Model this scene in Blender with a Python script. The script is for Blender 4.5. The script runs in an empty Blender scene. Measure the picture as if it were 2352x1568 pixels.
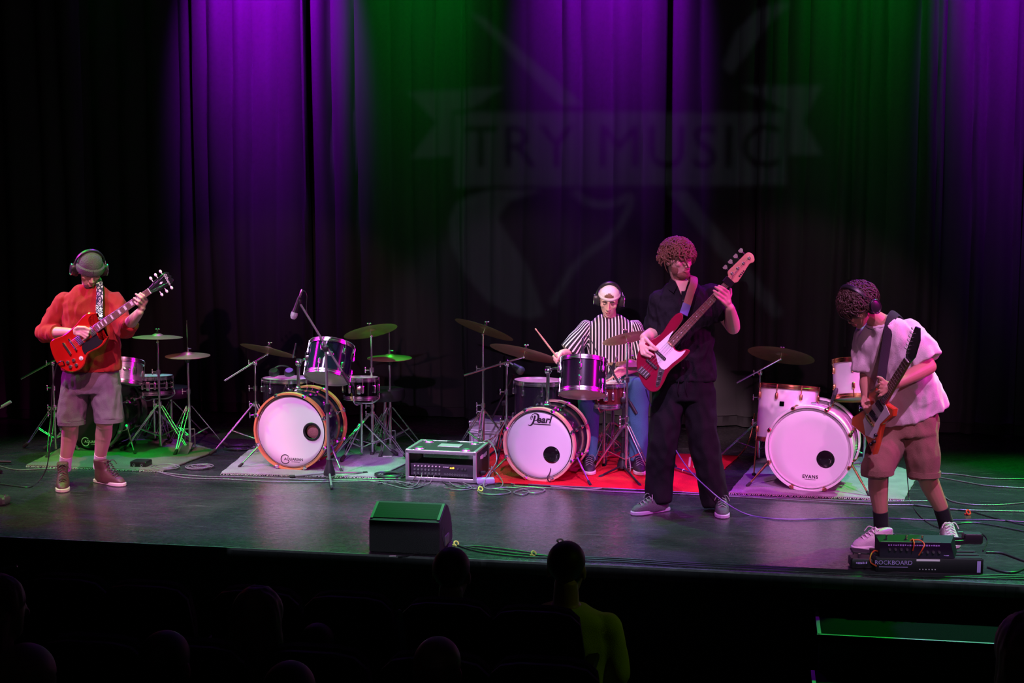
import bpy, bmesh, math, random
import numpy as np
from mathutils import Vector, Matrix, noise as mnoise

# ------------------------------------------------------------------ camera, world, lights
SC = bpy.context.scene
COL = SC.collection
FPX, CAMZ, YAW, PIT = 3300.0, 2.25, math.radians(9.87), math.atan2(390, 3300)
CAM = np.array([0, 0, CAMZ])
FW = np.array([-math.sin(YAW)*math.cos(PIT), math.cos(YAW)*math.cos(PIT), -math.sin(PIT)])
RT = np.array([math.cos(YAW), math.sin(YAW), 0.0])
UP = np.cross(RT, FW)
cd = bpy.data.cameras.new('camera'); cam = bpy.data.objects.new('camera', cd); COL.objects.link(cam)
cd.sensor_width = 36; cd.lens = 36*FPX/2352; cd.clip_end = 200; cd.clip_start = 0.05
cam.matrix_world = Matrix(((RT[0], UP[0], -FW[0], 0), (RT[1], UP[1], -FW[1], 0), (RT[2], UP[2], -FW[2], CAMZ), (0, 0, 0, 1)))
SC.camera = cam
vs = SC.view_settings
vs.view_transform = 'Standard'; vs.look = 'None'; vs.gamma = 1; vs.use_curve_mapping = False; vs.exposure = 0.0

w = bpy.data.worlds.new('dark_house'); SC.world = w; w.use_nodes = True
w.node_tree.nodes['Background'].inputs[0].default_value = (0.20, 0.16, 0.26, 1)
w.node_tree.nodes['Background'].inputs[1].default_value = 0.006

def spot(name, loc, tgt, col, power, cone=50, blend=0.6, rad=0.10):
    d = bpy.data.lights.new(name, 'SPOT'); o = bpy.data.objects.new(name, d); COL.objects.link(o)
    d.color = col; d.energy = power; d.spot_size = math.radians(cone); d.spot_blend = blend; d.shadow_soft_size = rad
    o.location = loc
    o.rotation_euler = (Vector(tgt)-Vector(loc)).to_track_quat('-Z', 'Y').to_euler()
    return o
PURPLE, GREEN, MAGENTA = (0.42, 0.0, 1.0), (0.0, 1.0, 0.06), (1.0, 0.0, 0.45)
# purple and green battens hung just before the curtain
for i, (px, c, p) in enumerate(((585, PURPLE, 6400), (965, GREEN, 640), (1395, PURPLE, 4200), (1950, GREEN, 540), (2310, PURPLE, 3800))):
    q = CAM + (FW + RT*(px-1176)/FPX)*12.9
    spot('curtain_spot', (q[0], 11.65, 6.0), (q[0], 12.7, 4.2), c, p, 42, 1.0, .08)
# front of house lamps, high above the first rows, shuttered to the stage
for nm, x, tx, c, p in (('front_one', -3.2, -4.7, (1.0, .28, .52), 2600), ('front_two', -5.0, -3.35, (.80, .38, 1.0), 2500), ('front_three', -.2, -1.75, (.78, .42, 1.0), 3000), ('front_four', -1.8, -.35, (.95, .32, .80), 1700), ('front_five', 2.4, .75, (.94, .36, .90), 2500)):
    spot(nm, (x, 3.9, 6.8), (tx, 9.80, 0), c, p, 18.5, .35, .07)
spot('front_drummer', (-3.0, 3.9, 6.8), tuple(CAM+(FW+RT*(1395-1176)/FPX-UP*(725-784)/FPX)*11.1), (1.0, .58, .72), 4600, 8.5, .5, .05)
# balcony lamps, low behind the house
for nm, x, tx, c, p in (('balcony_left', -3.4, -4.2, (1.0, .34, .52), 950), ('balcony_mid', -1.2, -1.9, (.85, .45, 1.0), 950), ('balcony_right', 1.6, .4, (1.0, .36, .70), 950)):
    spot(nm, (x, -3.2, 4.6), (tx, 10.0, .95), c, p, 12.5, .35, .05)
# overhead colour
spot('boom_green', (-5.4, 8.9, 5.2), (-3.1, 10.0, .8), GREEN, 700, 18, .6, .10)
spot('back_green_left', (-6.8, 12.1, 5.6), (-5.3, 9.1, 0), GREEN, 4200, 46, .7, .14)
spot('top_green_left', (-7.2, 9.4, 5.4), (-4.4, 10.0, .4), GREEN, 1100, 36, .7, .12)
spot('cross_green', (-1.6, 8.9, 5.2), (-4.5, 9.6, 1.0), GREEN, 700, 24, .7, .10)
spot('back_green_right', (3.4, 12.1, 5.6), (1.9, 9.6, 0), GREEN, 3000, 44, .7, .14)
spot('back_green_mid', (-3.0, 12.1, 5.8), (-2.3, 9.3, 0), GREEN, 2200, 38, .7, .14)
spot('back_purple_left', (-4.8, 12.1, 5.6), (-4.6, 9.7, .3), PURPLE, 800, 42, .7, .12)
spot('back_purple_mid', (-1.4, 12.1, 5.6), (-1.4, 9.7, .3), PURPLE, 1100, 42, .7, .12)
spot('back_purple_right', (2.0, 12.1, 5.6), (.6, 9.6, .3), PURPLE, 1400, 42, .7, .12)
spot('side_magenta', (4.8, 8.6, 3.4), (.1, 9.6, 1.0), (1.0, 0.0, .6), 1500, 30, .6, .32)
spot('side_magenta_left', (-8.6, 9.2, 3.8), (-4.6, 9.5, 1.1), (.85, 0.0, .8), 1500, 28, .6, .32)
spot('added_shirt_spot', (3.4, 6.0, 3.4), tuple(CAM+(FW+RT*(1400-1176)/FPX-UP*(1420-784)/FPX)*6.3), (.65, 1.0, .05), 26, 9, .8, .08)  # narrow spot added only to light the green-shirted listener's shoulder


# ------------------------------------------------------------------ placement helpers (photo pixels -> metres in the place)
def ray(x, y): return FW + RT*(x-1176)/FPX - UP*(y-784)/FPX
def flo(x, y, z=0.0):
    d = ray(x, y); return CAM + d*((z-CAMZ)/d[2])
def at(x, y, dep): return CAM + ray(x, y)*dep
def dep(p): return float((np.asarray(p)-CAM) @ FW)
def A(*a): return np.array(a, float)
def nrm(v):
    v = np.asarray(v, float); return v/(np.linalg.norm(v)+1e-12)
def frame(x, zhint):
    x = nrm(x); y = nrm(np.cross(zhint, x)); z = np.cross(x, y)
    return np.stack([x, y, z], 1)
def mat4(R, t):
    M = np.eye(4); M[:3, :3] = R; M[:3, 3] = t; return M
def rotz(a): c, s = math.cos(a), math.sin(a); return np.array([[c, -s, 0], [s, c, 0], [0, 0, 1.0]])
def rotx(a): c, s = math.cos(a), math.sin(a); return np.array([[1.0, 0, 0], [0, c, -s], [0, s, c]])
def roty(a): c, s = math.cos(a), math.sin(a); return np.array([[c, 0, s], [0, 1.0, 0], [-s, 0, c]])
def tilt_axis(theta, phi):
    """unit normal of a disc: theta = slope in view (right side down positive), phi = how far its top face turns to the house"""
    t, p = math.radians(theta), math.radians(phi)
    u = UP*math.cos(t) + RT*math.sin(t)
    return nrm(u*math.cos(p) - FW*math.sin(p))
def axis_frame(n, xh=None):
    n = nrm(n); x = RT if xh is None else xh
    y = nrm(np.cross(n, x)); x = np.cross(y, n)
    return np.stack([x, y, n], 1)
def smooth_path(pts, k=6):
    P = np.array(pts, float); n = len(P)
    if n < 3: return P
    out = []
    for i in range(n-1):
        p0, p1, p2, p3 = P[max(i-1, 0)], P[i], P[i+1], P[min(i+2, n-1)]
        for j in range(k):
            t = j/k
            out.append(0.5*((2*p1)+(-p0+p2)*t+(2*p0-5*p1+4*p2-p3)*t*t+(-p0+3*p1-3*p2+p3)*t**3))
    out.append(P[-1]); return np.array(out)

# ------------------------------------------------------------------ mesh builder
class G:
    def __init__(s): s.v = []; s.f = []; s.n = 0
    def add(s, V, F, M=None):
        V = np.asarray(V, float)
        if M is not None: V = V @ M[:3, :3].T + M[:3, 3]
        s.v.append(V); o = s.n
        s.f += [tuple(i+o for i in f) for f in F]; s.n += len(V); return s
    def box(s, c, size, R=None, M=None):
        hx, hy, hz = [q/2 for q in size]
        V = np.array([(x, y, z) for x in (-hx, hx) for y in (-hy, hy) for z in (-hz, hz)])
        if R is not None: V = V @ np.asarray(R).T
        return s.add(V+np.asarray(c, float), [(0, 1, 3, 2), (4, 6, 7, 5), (0, 4, 5, 1), (2, 3, 7, 6), (0, 2, 6, 4), (1, 5, 7, 3)], M)
    def rbox(s, c, size, r=0.01, R=None, M=None):
        """box with chamfered vertical and horizontal edges"""
        hx, hy, hz = [q/2 for q in size]; r = min(r, hx*.9, hy*.9, hz*.9)
        def oct_(a, b, z): return [(a, b-r, z), (a-r, b, z), (-a+r, b, z), (-a, b-r, z), (-a, -b+r, z), (-a+r, -b, z), (a-r, -b, z), (a, -b+r, z)]
        L = [oct_(hx-r*.6, hy-r*.6, -hz), oct_(hx, hy, -hz+r), oct_(hx, hy, hz-r), oct_(hx-r*.6, hy-r*.6, hz)]
        V = np.array(sum(L, []))
        F = [tuple(reversed(range(8))), tuple(range(24, 32))]
        for k in range(3):
            for i in range(8): j = (i+1) % 8; F.append((k*8+i, k*8+j, k*8+8+j, k*8+8+i))
        if R is not None: V = V @ np.asarray(R).T
        return s.add(V+np.asarray(c, float), F, M)
    def tube(s, pts, r, seg=8, caps=True, M=None, flat=None, hint=None):
        P = np.array(pts, float); n = len(P)
        r = np.full(n, r, float) if np.isscalar(r) else np.interp(np.linspace(0, 1, n), np.linspace(0, 1, len(r)), r)
        T = np.gradient(P, axis=0); T /= np.linalg.norm(T, axis=1)[:, None]+1e-12
        h = np.array(hint if hint is not None else ([0, 0, 1.0] if abs(T[0][2]) < .9 else [0, 1.0, 0]))
        u = nrm(h - T[0]*(h @ T[0])); ang = np.arange(seg)*2*math.pi/seg
        V = []
        for i in range(n):
            u = nrm(u - T[i]*(u @ T[i])); b = np.cross(T[i], u)
            fl = 1 if flat is None else flat
            V.append(P[i] + r[i]*(np.outer(np.cos(ang), u)*fl + np.outer(np.sin(ang), b)))
        V = np.concatenate(V); F = []
        for i in range(n-1):
            for j in range(seg):
                k = (j+1) % seg; F.append((i*seg+j, i*seg+k, (i+1)*seg+k, (i+1)*seg+j))
        if caps: F += [tuple(reversed(range(seg))), tuple(range((n-1)*seg, n*seg))]
        return s.add(V, F, M)
    def capsule(s, a, b, ra, rb, seg=12, M=None):
        a, b = np.asarray(a, float), np.asarray(b, float); d = nrm(b-a)
        L = []; R = []
        for t in (-1, -.7, -.3): L.append(a+d*ra*t); R.append(ra*math.sqrt(max(1-t*t, .004)))
        L.append(a); R.append(ra); L.append(b); R.append(rb)
        for t in (.3, .7, 1): L.append(b+d*rb*t); R.append(rb*math.sqrt(max(1-t*t, .004)))
        P = np.array(L); n = len(P)
        h = A(0, 0, 1) if abs(d[2]) < .9 else A(0, 1, 0)
        u = nrm(h-d*(h @ d)); bb = np.cross(d, u); ang = np.arange(seg)*2*math.pi/seg
        ringv = np.outer(np.cos(ang), u)+np.outer(np.sin(ang), bb)
        V = np.concatenate([P[i]+R[i]*ringv for i in range(n)]); F = []
        for i in range(n-1):
            for j in range(seg):
                k = (j+1) % seg; F.append((i*seg+j, i*seg+k, (i+1)*seg+k, (i+1)*seg+j))
        F += [tuple(reversed(range(seg))), tuple(range((n-1)*seg, n*seg))]
        return s.add(V, F, M)
    def ball(s, c, r, R=None, seg=14, rings=9, M=None):
        r = np.array([r]*3 if np.isscalar(r) else r, float); V = [(0, 0, -1)]
        for i in range(1, rings):
            p = -math.pi/2+math.pi*i/rings
            for j in range(seg): a = 2*math.pi*j/seg; V.append((math.cos(p)*math.cos(a), math.cos(p)*math.sin(a), math.sin(p)))
        V.append((0, 0, 1)); V = np.array(V)*r; F = []
        for j in range(seg): F.append((0, 1+(j+1) % seg, 1+j))
        for i in range(rings-2):
            for j in range(seg):
                k = (j+1) % seg; F.append((1+i*seg+j, 1+i*seg+k, 1+(i+1)*seg+k, 1+(i+1)*seg+j))
        t = len(V)-1; o = 1+(rings-2)*seg
        for j in range(seg): F.append((o+j, o+(j+1) % seg, t))
        if R is not None: V = V @ np.asarray(R).T
        return s.add(V+np.asarray(c, float), F, M)
    def lathe(s, prof, seg=32, M=None, close=False):
        """revolve (r,z) pairs about local z; r=0 ends become poles"""
        V = []; idx = []
        for (r, z) in prof:
            if r < 1e-6: idx.append([len(V)]*seg); V.append((0, 0, z))
            else:
                idx.append(list(range(len(V), len(V)+seg)))
                V += [(r*math.cos(2*math.pi*j/seg), r*math.sin(2*math.pi*j/seg), z) for j in range(seg)]
        F = []; m = len(prof)
        for i in range(m if close else m-1):
            a, b = idx[i], idx[(i+1) % m]
            for j in range(seg):
                k = (j+1) % seg; q = [a[j], a[k], b[k], b[j]]; q2 = []
                for t in q:
                    if t not in q2: q2.append(t)
                if len(q2) > 2: F.append(tuple(q2))
        return s.add(V, F, M)
    def ring(s, R, r, seg=36, rs=8, M=None):
        return s.lathe([(R+r*math.cos(2*math.pi*i/rs), r*math.sin(2*math.pi*i/rs)) for i in range(rs)], seg, M, close=True)
    def prism(s, outl, z0, z1, M=None, bev=0.0):
        P = np.array(outl, float); n = len(P); c = P.mean(0)
        if bev:
            D = np.roll(P, -1, 0)-np.roll(P, 1, 0); N = np.stack([D[:, 1], -D[:, 0]], 1); N /= np.linalg.norm(N, axis=1)[:, None]+1e-9
            area = 0.5*np.sum(P[:, 0]*np.roll(P[:, 1], -1)-np.roll(P[:, 0], -1)*P[:, 1])
            if area < 0: N = -N
            L = [(P-N*bev, z0), (P, z0+bev), (P, z1-bev), (P-N*bev, z1)]
        else: L = [(P, z0), (P, z1)]
        V = np.concatenate([np.c_[p, np.full(n, z)] for p, z in L]); F = [tuple(reversed(range(n))), tuple(range((len(L)-1)*n, len(L)*n))]
        for k in range(len(L)-1):
            for i in range(n): j = (i+1) % n; F.append((k*n+i, k*n+j, (k+1)*n+j, (k+1)*n+i))
        return s.add(V, F, M)
    def loft(s, rings, seg=28, pw=2.3, M=None):
        """rings: (centre, right-vector, forward-vector) -> closed tube of superellipses"""
        ang = np.arange(seg)*2*math.pi/seg; ca, sa = np.cos(ang), np.sin(ang)
        ca = np.sign(ca)*np.abs(ca)**(2/pw); sa = np.sign(sa)*np.abs(sa)**(2/pw)
        V = np.concatenate([np.asarray(c, float)+np.outer(ca, r)+np.outer(sa, f) for c, r, f in rings]); F = []; n = len(rings)
        for i in range(n-1):
            for j in range(seg):
                k = (j+1) % seg; F.append((i*seg+j, i*seg+k, (i+1)*seg+k, (i+1)*seg+j))
        F += [tuple(reversed(range(seg))), tuple(range((n-1)*seg, n*seg))]
        return s.add(V, F, M)
    def verts(s): return np.concatenate(s.v) if s.v else np.zeros((0, 3))

WORLD = {}           # root object -> world offset of geometry that was built in world coordinates
def mesh_from(name, V, F):
    me = bpy.data.meshes.new(name)
    me.from_pydata([tuple(p) for p in V], [], F); me.validate(verbose=False)
    return me
def finish(me, m, smooth=True, ang=35):
    bm = bmesh.new(); bm.from_mesh(me); bmesh.ops.recalc_face_normals(bm, faces=bm.faces); bm.to_mesh(me); bm.free()
    me.materials.clear(); me.materials.append(m)
    if smooth:
        me.shade_smooth()
        if ang: me.set_sharp_from_angle(angle=math.radians(ang))
def obj(name, g, m, parent=None, smooth=True, ang=35):
    """g: G builder (or ready mesh).  Top-level meshes keep their origin at the base centre."""
    if isinstance(g, G):
        V = g.verts()
        if parent is not None: off = WORLD.get(parent, np.zeros(3))
        else: off = A((V[:, 0].min()+V[:, 0].max())/2, (V[:, 1].min()+V[:, 1].max())/2, V[:, 2].min())
        me = mesh_from(name, V-off, g.f); finish(me, m, smooth, ang)
        o = bpy.data.objects.new(name, me)
    else:
        off = np.zeros(3); o = bpy.data.objects.new(name, g)
    COL.objects.link(o)
    if parent is not None:
        o.parent = parent
        if parent in WORLD: WORLD[o] = WORLD[parent]
    elif isinstance(g, G):
        o.location = off; WORLD[o] = off
    return o
def tag(o, label, cat, group=None):
    o['label'] = label; o['category'] = cat
    if group: o['group'] = group
    return o
def struct(o, label=None):
    o['kind'] = 'structure'
    if label: o['label'] = label
    return o
def thing(name, label, cat, loc=(0, 0, 0), R=None, group=None, world=True):
    """Empty at the base of a thing.  world=True: its parts are built in world coordinates."""
    o = bpy.data.objects.new(name, None); COL.objects.link(o); o.empty_display_size = .05
    if R is None: o.location = tuple(loc)
    else: o.matrix_world = Matrix([list(r) for r in mat4(R, loc)])
    if world: WORLD[o] = np.asarray(loc, float)
    return tag(o, label, cat, group)
def dup(root, loc, R=None, label=None, group=None):
    r = root.copy(); COL.objects.link(r)
    if R is None: r.location = tuple(loc)
    else: r.matrix_world = Matrix([list(q) for q in mat4(R, loc)])
    if label: r['label'] = label
    if group: r['group'] = group
    for ch in root.children:
        c = ch.copy(); COL.objects.link(c); c.parent = r
        for gch in ch.children:
            d = gch.copy(); COL.objects.link(d); d.parent = c
    return r
def text_geo(txt, size, M, depth=0.0, italic=0.0, spacing=1.0, align='CENTER', bold=0.0):
    cu = bpy.data.curves.new('lettering', 'FONT'); cu.body = txt; cu.size = size; cu.align_x = align; cu.align_y = 'CENTER'
    cu.shear = italic; cu.space_character = spacing; cu.resolution_u = 3; cu.extrude = depth; cu.offset = bold*size
    o = bpy.data.objects.new('lettering', cu); COL.objects.link(o)
    dg = bpy.context.evaluated_depsgraph_get(); me = bpy.data.meshes.new_from_object(o.evaluated_get(dg))
    V = np.array([v.co[:] for v in me.vertices]).reshape(-1, 3); F = [tuple(p.vertices) for p in me.polygons]
    bpy.data.objects.remove(o); bpy.data.curves.remove(cu); bpy.data.meshes.remove(me)
    g = G(); g.add(V, F, M); return g
def marks(n, wd, ht, M, seed=1):
    """a row of print too small to read: short uneven dashes"""
    rnd = random.Random(seed); g = G(); x = -wd/2
    for i in range(n):
        q = wd/n*rnd.uniform(.55, .8); g.box((x+wd/n/2, rnd.uniform(-.1, .1)*ht, 0), (q, ht*rnd.uniform(.6, 1), .0003)); x += wd/n
    r = G(); r.add(g.verts(), g.f, M); return r
def fuse(g, voxel, it=4, fac=.5):
    """weld overlapping closed pieces into one continuous surface"""
    me = mesh_from('fused', g.verts(), g.f)
    bm = bmesh.new(); bm.from_mesh(me); bmesh.ops.recalc_face_normals(bm, faces=bm.faces); bm.to_mesh(me); bm.free()
    o = bpy.data.objects.new('fused', me); COL.objects.link(o)
    r = o.modifiers.new('r', 'REMESH'); r.mode = 'VOXEL'; r.voxel_size = voxel
    if it: sm = o.modifiers.new('s', 'SMOOTH'); sm.factor = fac; sm.iterations = it
    dg = bpy.context.evaluated_depsgraph_get(); out = bpy.data.meshes.new_from_object(o.evaluated_get(dg))
    bpy.data.objects.remove(o); bpy.data.meshes.remove(me)
    n = len(out.vertices); V = np.empty(n*3); out.vertices.foreach_get('co', V)
    return out, V.reshape(-1, 3)
def put_fused(name, me, V, m, parent):
    V = V - WORLD.get(parent, np.zeros(3))
    me.vertices.foreach_set('co', np.ascontiguousarray(V).ravel()); me.update(); me.name = name
    me.materials.clear(); me.materials.append(m); me.shade_smooth()
    return obj(name, me, m, parent)
def wrinkle(V, me, amp, scale, seed=0, stretch=(1, 1, .55)):
    n = len(V); N = np.empty(n*3); me.vertices.foreach_get('normal', N); N = N.reshape(-1, 3)
    st = np.array(stretch)*scale
    d = np.array([mnoise.noise(Vector(p)) for p in V*st+seed*7.3])
    d2 = np.array([mnoise.noise(Vector(p)) for p in V*st*2.3+seed*3.1+9])
    d = (1-np.abs(d)*2.2)*.6+d2*.5
    return V+N*(d*amp)[:, None]

# ------------------------------------------------------------------ materials
MATS = {}
def mat(name, col, rough=.5, metal=0.0, spec=.5, bump=0.0, bscale=60.0, var=0.0, vscale=12.0, coat=0.0, alpha=1.0, trans=0.0, emit=None, sheen=0.0):
    if name in MATS: return MATS[name]
    m = bpy.data.materials.new(name); m.use_nodes = True; nt = m.node_tree; b = nt.nodes['Principled BSDF']
    b.inputs['Base Color'].default_value = (*col, 1); b.inputs['Roughness'].default_value = rough; b.inputs['Metallic'].default_value = metal
    b.inputs['Specular IOR Level'].default_value = spec; b.inputs['Coat Weight'].default_value = coat; b.inputs['Alpha'].default_value = alpha
    b.inputs['Transmission Weight'].default_value = trans; b.inputs['Sheen Weight'].default_value = sheen
    tc = nt.nodes.new('ShaderNodeTexCoord')
    if emit: b.inputs['Emission Color'].default_value = (*emit[:3], 1); b.inputs['Emission Strength'].default_value = emit[3]
    nz = nt.nodes.new('ShaderNodeTexNoise'); nz.inputs['Scale'].default_value = vscale; nz.inputs['Detail'].default_value = 4
    nt.links.new(tc.outputs['Object'], nz.inputs['Vector'])
    mx = nt.nodes.new('ShaderNodeMix'); mx.data_type = 'RGBA'
    v = max(var, .06)
    mx.inputs[6].default_value = (*[c*(1-v) for c in col], 1); mx.inputs[7].default_value = (*[min(1, c*(1+v)) for c in col], 1)
    nt.links.new(nz.outputs['Fac'], mx.inputs[0]); nt.links.new(mx.outputs[2], b.inputs['Base Color'])
    if bump:
        n2 = nt.nodes.new('ShaderNodeTexNoise'); n2.inputs['Scale'].default_value = bscale; n2.inputs['Detail'].default_value = 5
        bp = nt.nodes.new('ShaderNodeBump'); bp.inputs['Strength'].default_value = bump; bp.inputs['Distance'].default_value = .01
        nt.links.new(tc.outputs['Object'], n2.inputs['Vector']); nt.links.new(n2.outputs['Fac'], bp.inputs['Height']); nt.links.new(bp.outputs[0], b.inputs['Normal'])
    MATS[name] = m; return m
CHROME = mat('chrome', (.88, .88, .90), .22, 1.0)
STEEL = mat('brushed_steel', (.55, .55, .57), .32, 1.0)
ALU = mat('aluminium_edge', (.62, .62, .64), .38, .9)
BLACKMETAL = mat('black_painted_metal', (.015, .015, .017), .38, .2)
RUBBER = mat('black_rubber', (.012, .012, .012), .75)
BLACKPLASTIC = mat('black_plastic', (.014, .014, .016), .42)
DARKGREY = mat('dark_grey_plastic', (.05, .05, .055), .45)
BRONZE = mat('cymbal_bronze', (.50, .38, .17), .30, .85, var=.18, vscale=9)
COPPER = mat('copper_hardware', (.62, .30, .18), .25, 1.0)
GOLD = mat('worn_brass', (.70, .45, .18), .25, 1.0)
WHITEPLASTIC = mat('white_plastic', (.75, .74, .72), .4)
INK = mat('black_ink', (.02, .01, .02), .6)
WHITEINK = mat('white_ink', (.75, .75, .75), .5)
YELLOWTAPE = mat('yellow_tape', (.62, .85, .12), .5)
REDTAPE = mat('red_tape', (.80, .06, .03), .5)
CABLE = mat('black_cable', (.022, .022, .025), .35)
CABLE2 = mat('dark_grey_cable', (.15, .15, .16), .35)

# ------------------------------------------------------------------ the setting
def floor_material():
    m = bpy.data.materials.new('scuffed_black_stage_floor'); m.use_nodes = True; nt = m.node_tree; b = nt.nodes['Principled BSDF']
    N = nt.nodes.new; L = nt.links.new
    tc = N('ShaderNodeTexCoord')
    def scr(rot, sx, sy, lo, hi, warp=.4):
        mp = N('ShaderNodeMapping'); mp.inputs['Rotation'].default_value = (0, 0, rot); mp.inputs['Scale'].default_value = (sx, sy, 1)
        L(tc.outputs['Object'], mp.inputs['Vector'])
        n = N('ShaderNodeTexNoise'); n.inputs['Scale'].default_value = 1; n.inputs['Detail'].default_value = 3; n.inputs['Distortion'].default_value = warp
        L(mp.outputs[0], n.inputs['Vector'])
        r = N('ShaderNodeMapRange'); r.inputs[1].default_value = lo; r.inputs[2].default_value = hi; L(n.outputs['Fac'], r.inputs[0]); return r.outputs[0]
    def mx(a, b_, op='MAXIMUM'):
        q = N('ShaderNodeMath'); q.operation = op; L(a, q.inputs[0])
        if isinstance(b_, float): q.inputs[1].default_value = b_
        else: L(b_, q.inputs[1])
        return q.outputs[0]
    s = mx(mx(scr(.12, 2.2, 60, .665, .76), scr(-.7, 3, 90, .68, .77)), mx(scr(1.1, 3.5, 110, .68, .77), scr(.5, 2.6, 75, .67, .77)))
    blot = scr(0, 1.1, 1.6, .35, .75, 1.5)
    fine = scr(.05, 22, 34, .35, .8, 0)
    c = N('ShaderNodeMix'); c.data_type = 'RGBA'; c.inputs[6].default_value = (.016, .016, .018, 1); c.inputs[7].default_value = (.036, .036, .040, 1); L(blot, c.inputs[0])
    c2 = N('ShaderNodeMix'); c2.data_type = 'RGBA'; c2.inputs[7].default_value = (.22, .22, .23, 1); L(c.outputs[2], c2.inputs[6]); L(mx(s, .55, 'MULTIPLY'), c2.inputs[0])
    L(c2.outputs[2], b.inputs['Base Color'])
    r = N('ShaderNodeMapRange'); r.inputs[3].default_value = .25; r.inputs[4].default_value = .32; L(fine, r.inputs[0]); L(r.outputs[0], b.inputs['Roughness'])
    b.inputs['Specular IOR Level'].default_value = .75
    bp = N('ShaderNodeBump'); bp.inputs['Strength'].default_value = .012; bp.inputs['Distance'].default_value = .004; L(fine, bp.inputs['Height']); L(bp.outputs[0], b.inputs['Normal'])
    return m
FLOORMAT = floor_material()
EDGE = 8.05
g = G().box((-1.2, EDGE+2.9, -.04), (15.0, 5.8, .08)); struct(obj('floor', g, FLOORMAT), 'scuffed black stage floor')
HOUSEZ = -.72
blackwall = mat('black_painted_wall', (.010, .009, .010), .85, bump=.1)
g = G().box((-1.2, EDGE+.03, (HOUSEZ-.08)/2), (15.0, .03, -HOUSEZ-.09)); struct(obj('wall_front', g, blackwall), 'black riser below the stage edge')
g = G().box((-1.2, EDGE-.004, -.007), (15.0, .012, .014)); struct(obj('trim_1', g, mat('worn_stage_nosing', (.16, .16, .17), .4, .5, bump=.3, bscale=30, var=.5, vscale=25)), 'worn metal nosing along the stage edge')
g = G().box((-1.2, 3.0, HOUSEZ-.05), (17.0, 10.1, .1)); struct(obj('floor_house', g, mat('house_carpet', (.012, .010, .011), .95, bump=.3, bscale=200)), 'dark carpet of the auditorium')
g = G().box((-1.2, 13.75, 3.2), (17.0, .1, 8.0)); struct(obj('wall_back', g, blackwall), 'black wall behind the curtains')
g = G().box((-9.4, 6.0, 3.2), (.1, 16.0, 8.0)); struct(obj('wall_left', g, blackwall), 'dark side wall of the theatre')
g = G().box((7.0, 6.0, 3.2), (.1, 16.0, 8.0)); struct(obj('wall_right', g, blackwall), 'dark side wall of the theatre opposite')

def curtain_material():
    m = bpy.data.materials.new('black_stage_velour'); m.use_nodes = True; nt = m.node_tree; b = nt.nodes['Principled BSDF']
    N = nt.nodes.new; L = nt.links.new
    tc = N('ShaderNodeTexCoord'); mp = N('ShaderNodeMapping'); mp.inputs['Scale'].default_value = (6, 6, .4); L(tc.outputs['Object'], mp.inputs['Vector'])
    n = N('ShaderNodeTexNoise'); n.inputs['Scale'].default_value = 2.0; n.inputs['Detail'].default_value = 5; L(mp.outputs[0], n.inputs['Vector'])
    c = N('ShaderNodeMix'); c.data_type = 'RGBA'; c.inputs[6].default_value = (.028, .027, .030, 1); c.inputs[7].default_value = (.050, .048, .052, 1); L(n.outputs['Fac'], c.inputs[0])
    L(c.outputs[2], b.inputs['Base Color']); b.inputs['Roughness'].default_value = .9; b.inputs['Specular IOR Level'].default_value = .12
    n2 = N('ShaderNodeTexNoise'); n2.inputs['Scale'].default_value = 260; L(tc.outputs['Object'], n2.inputs['Vector'])
    bp = N('ShaderNodeBump'); bp.inputs['Strength'].default_value = .25; bp.inputs['Distance'].default_value = .002; L(n2.outputs['Fac'], bp.inputs['Height']); L(bp.outputs[0], b.inputs['Normal'])
    return m
VELOUR = curtain_material()
def curtain(label, x0, x1, y0, seed, fold=.21, amp=.095, top=6.3, flat=1.0):
    """one hanging panel of pleated cloth with a doubled hem"""
    rnd = random.Random(seed); cuts = [x0]
    while cuts[-1] < x1: cuts.append(cuts[-1]+fold*rnd.uniform(.45, 1.6))
    cuts[-1] = x1; ph = [rnd.uniform(.55, 1.25) for _ in cuts]
    nx = int((x1-x0)/.018); nz = 26; X = np.linspace(x0, x1, nx); Z = np.linspace(0.012, top, nz)
    zz = np.array([0.012, .10, .104, .112, .2])
    Z = np.concatenate([zz, np.linspace(.45, top, nz-5)])
    V = []
    for k, z in enumerate(Z):
        for x in X:
            # folds drift sideways a little on the way down
            xs = x+.03*math.sin(z*1.3+x*2.1+seed)*(1-z/top)
            i = max(0, min(len(cuts)-2, int(np.searchsorted(cuts, xs))-1))
            t = min(1, max(0, (xs-cuts[i])/(cuts[i+1]-cuts[i])))
            d = math.sin(math.pi*t)**.75*ph[i]*amp
            d += .016*math.sin(x*23+seed+math.sin(z*.7)*.5)+.02*math.sin(x*4.1+z*.5+seed)
            d *= .75+.25*math.sin(z*.9+i*1.7+seed)
            if k == 2: d += .008
            V.append((x, y0-d*flat, z))
    V = np.array(V); F = []
    for k in range(len(Z)-1):
        for i in range(nx-1): F.append((k*nx+i, k*nx+i+1, (k+1)*nx+i+1, (k+1)*nx+i))
    B = V+A(0, .012, 0); n = len(V)                        # cloth has a back side
    F2 = [tuple(i+n for i in reversed(f)) for f in F]
    rim = [(k*nx, (k+1)*nx, n+(k+1)*nx, n+k*nx) for k in range(len(Z)-1)]+[(k*nx+nx-1, n+k*nx+nx-1, n+(k+1)*nx+nx-1, (k+1)*nx+nx-1) for k in range(len(Z)-1)]
    g = G(); g.add(np.concatenate([V, B]), F+F2+rim)
    return tag(obj('stage_curtain', g, VELOUR, ang=60), label, 'curtain', 'black stage curtains')
CY = 12.70
def cx(px): return float(at(px, 500, 12.9)[0])
curtain('black pleated curtain panel washed purple left of the hanging vocal microphone', cx(405), cx(692), CY, 3)
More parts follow.
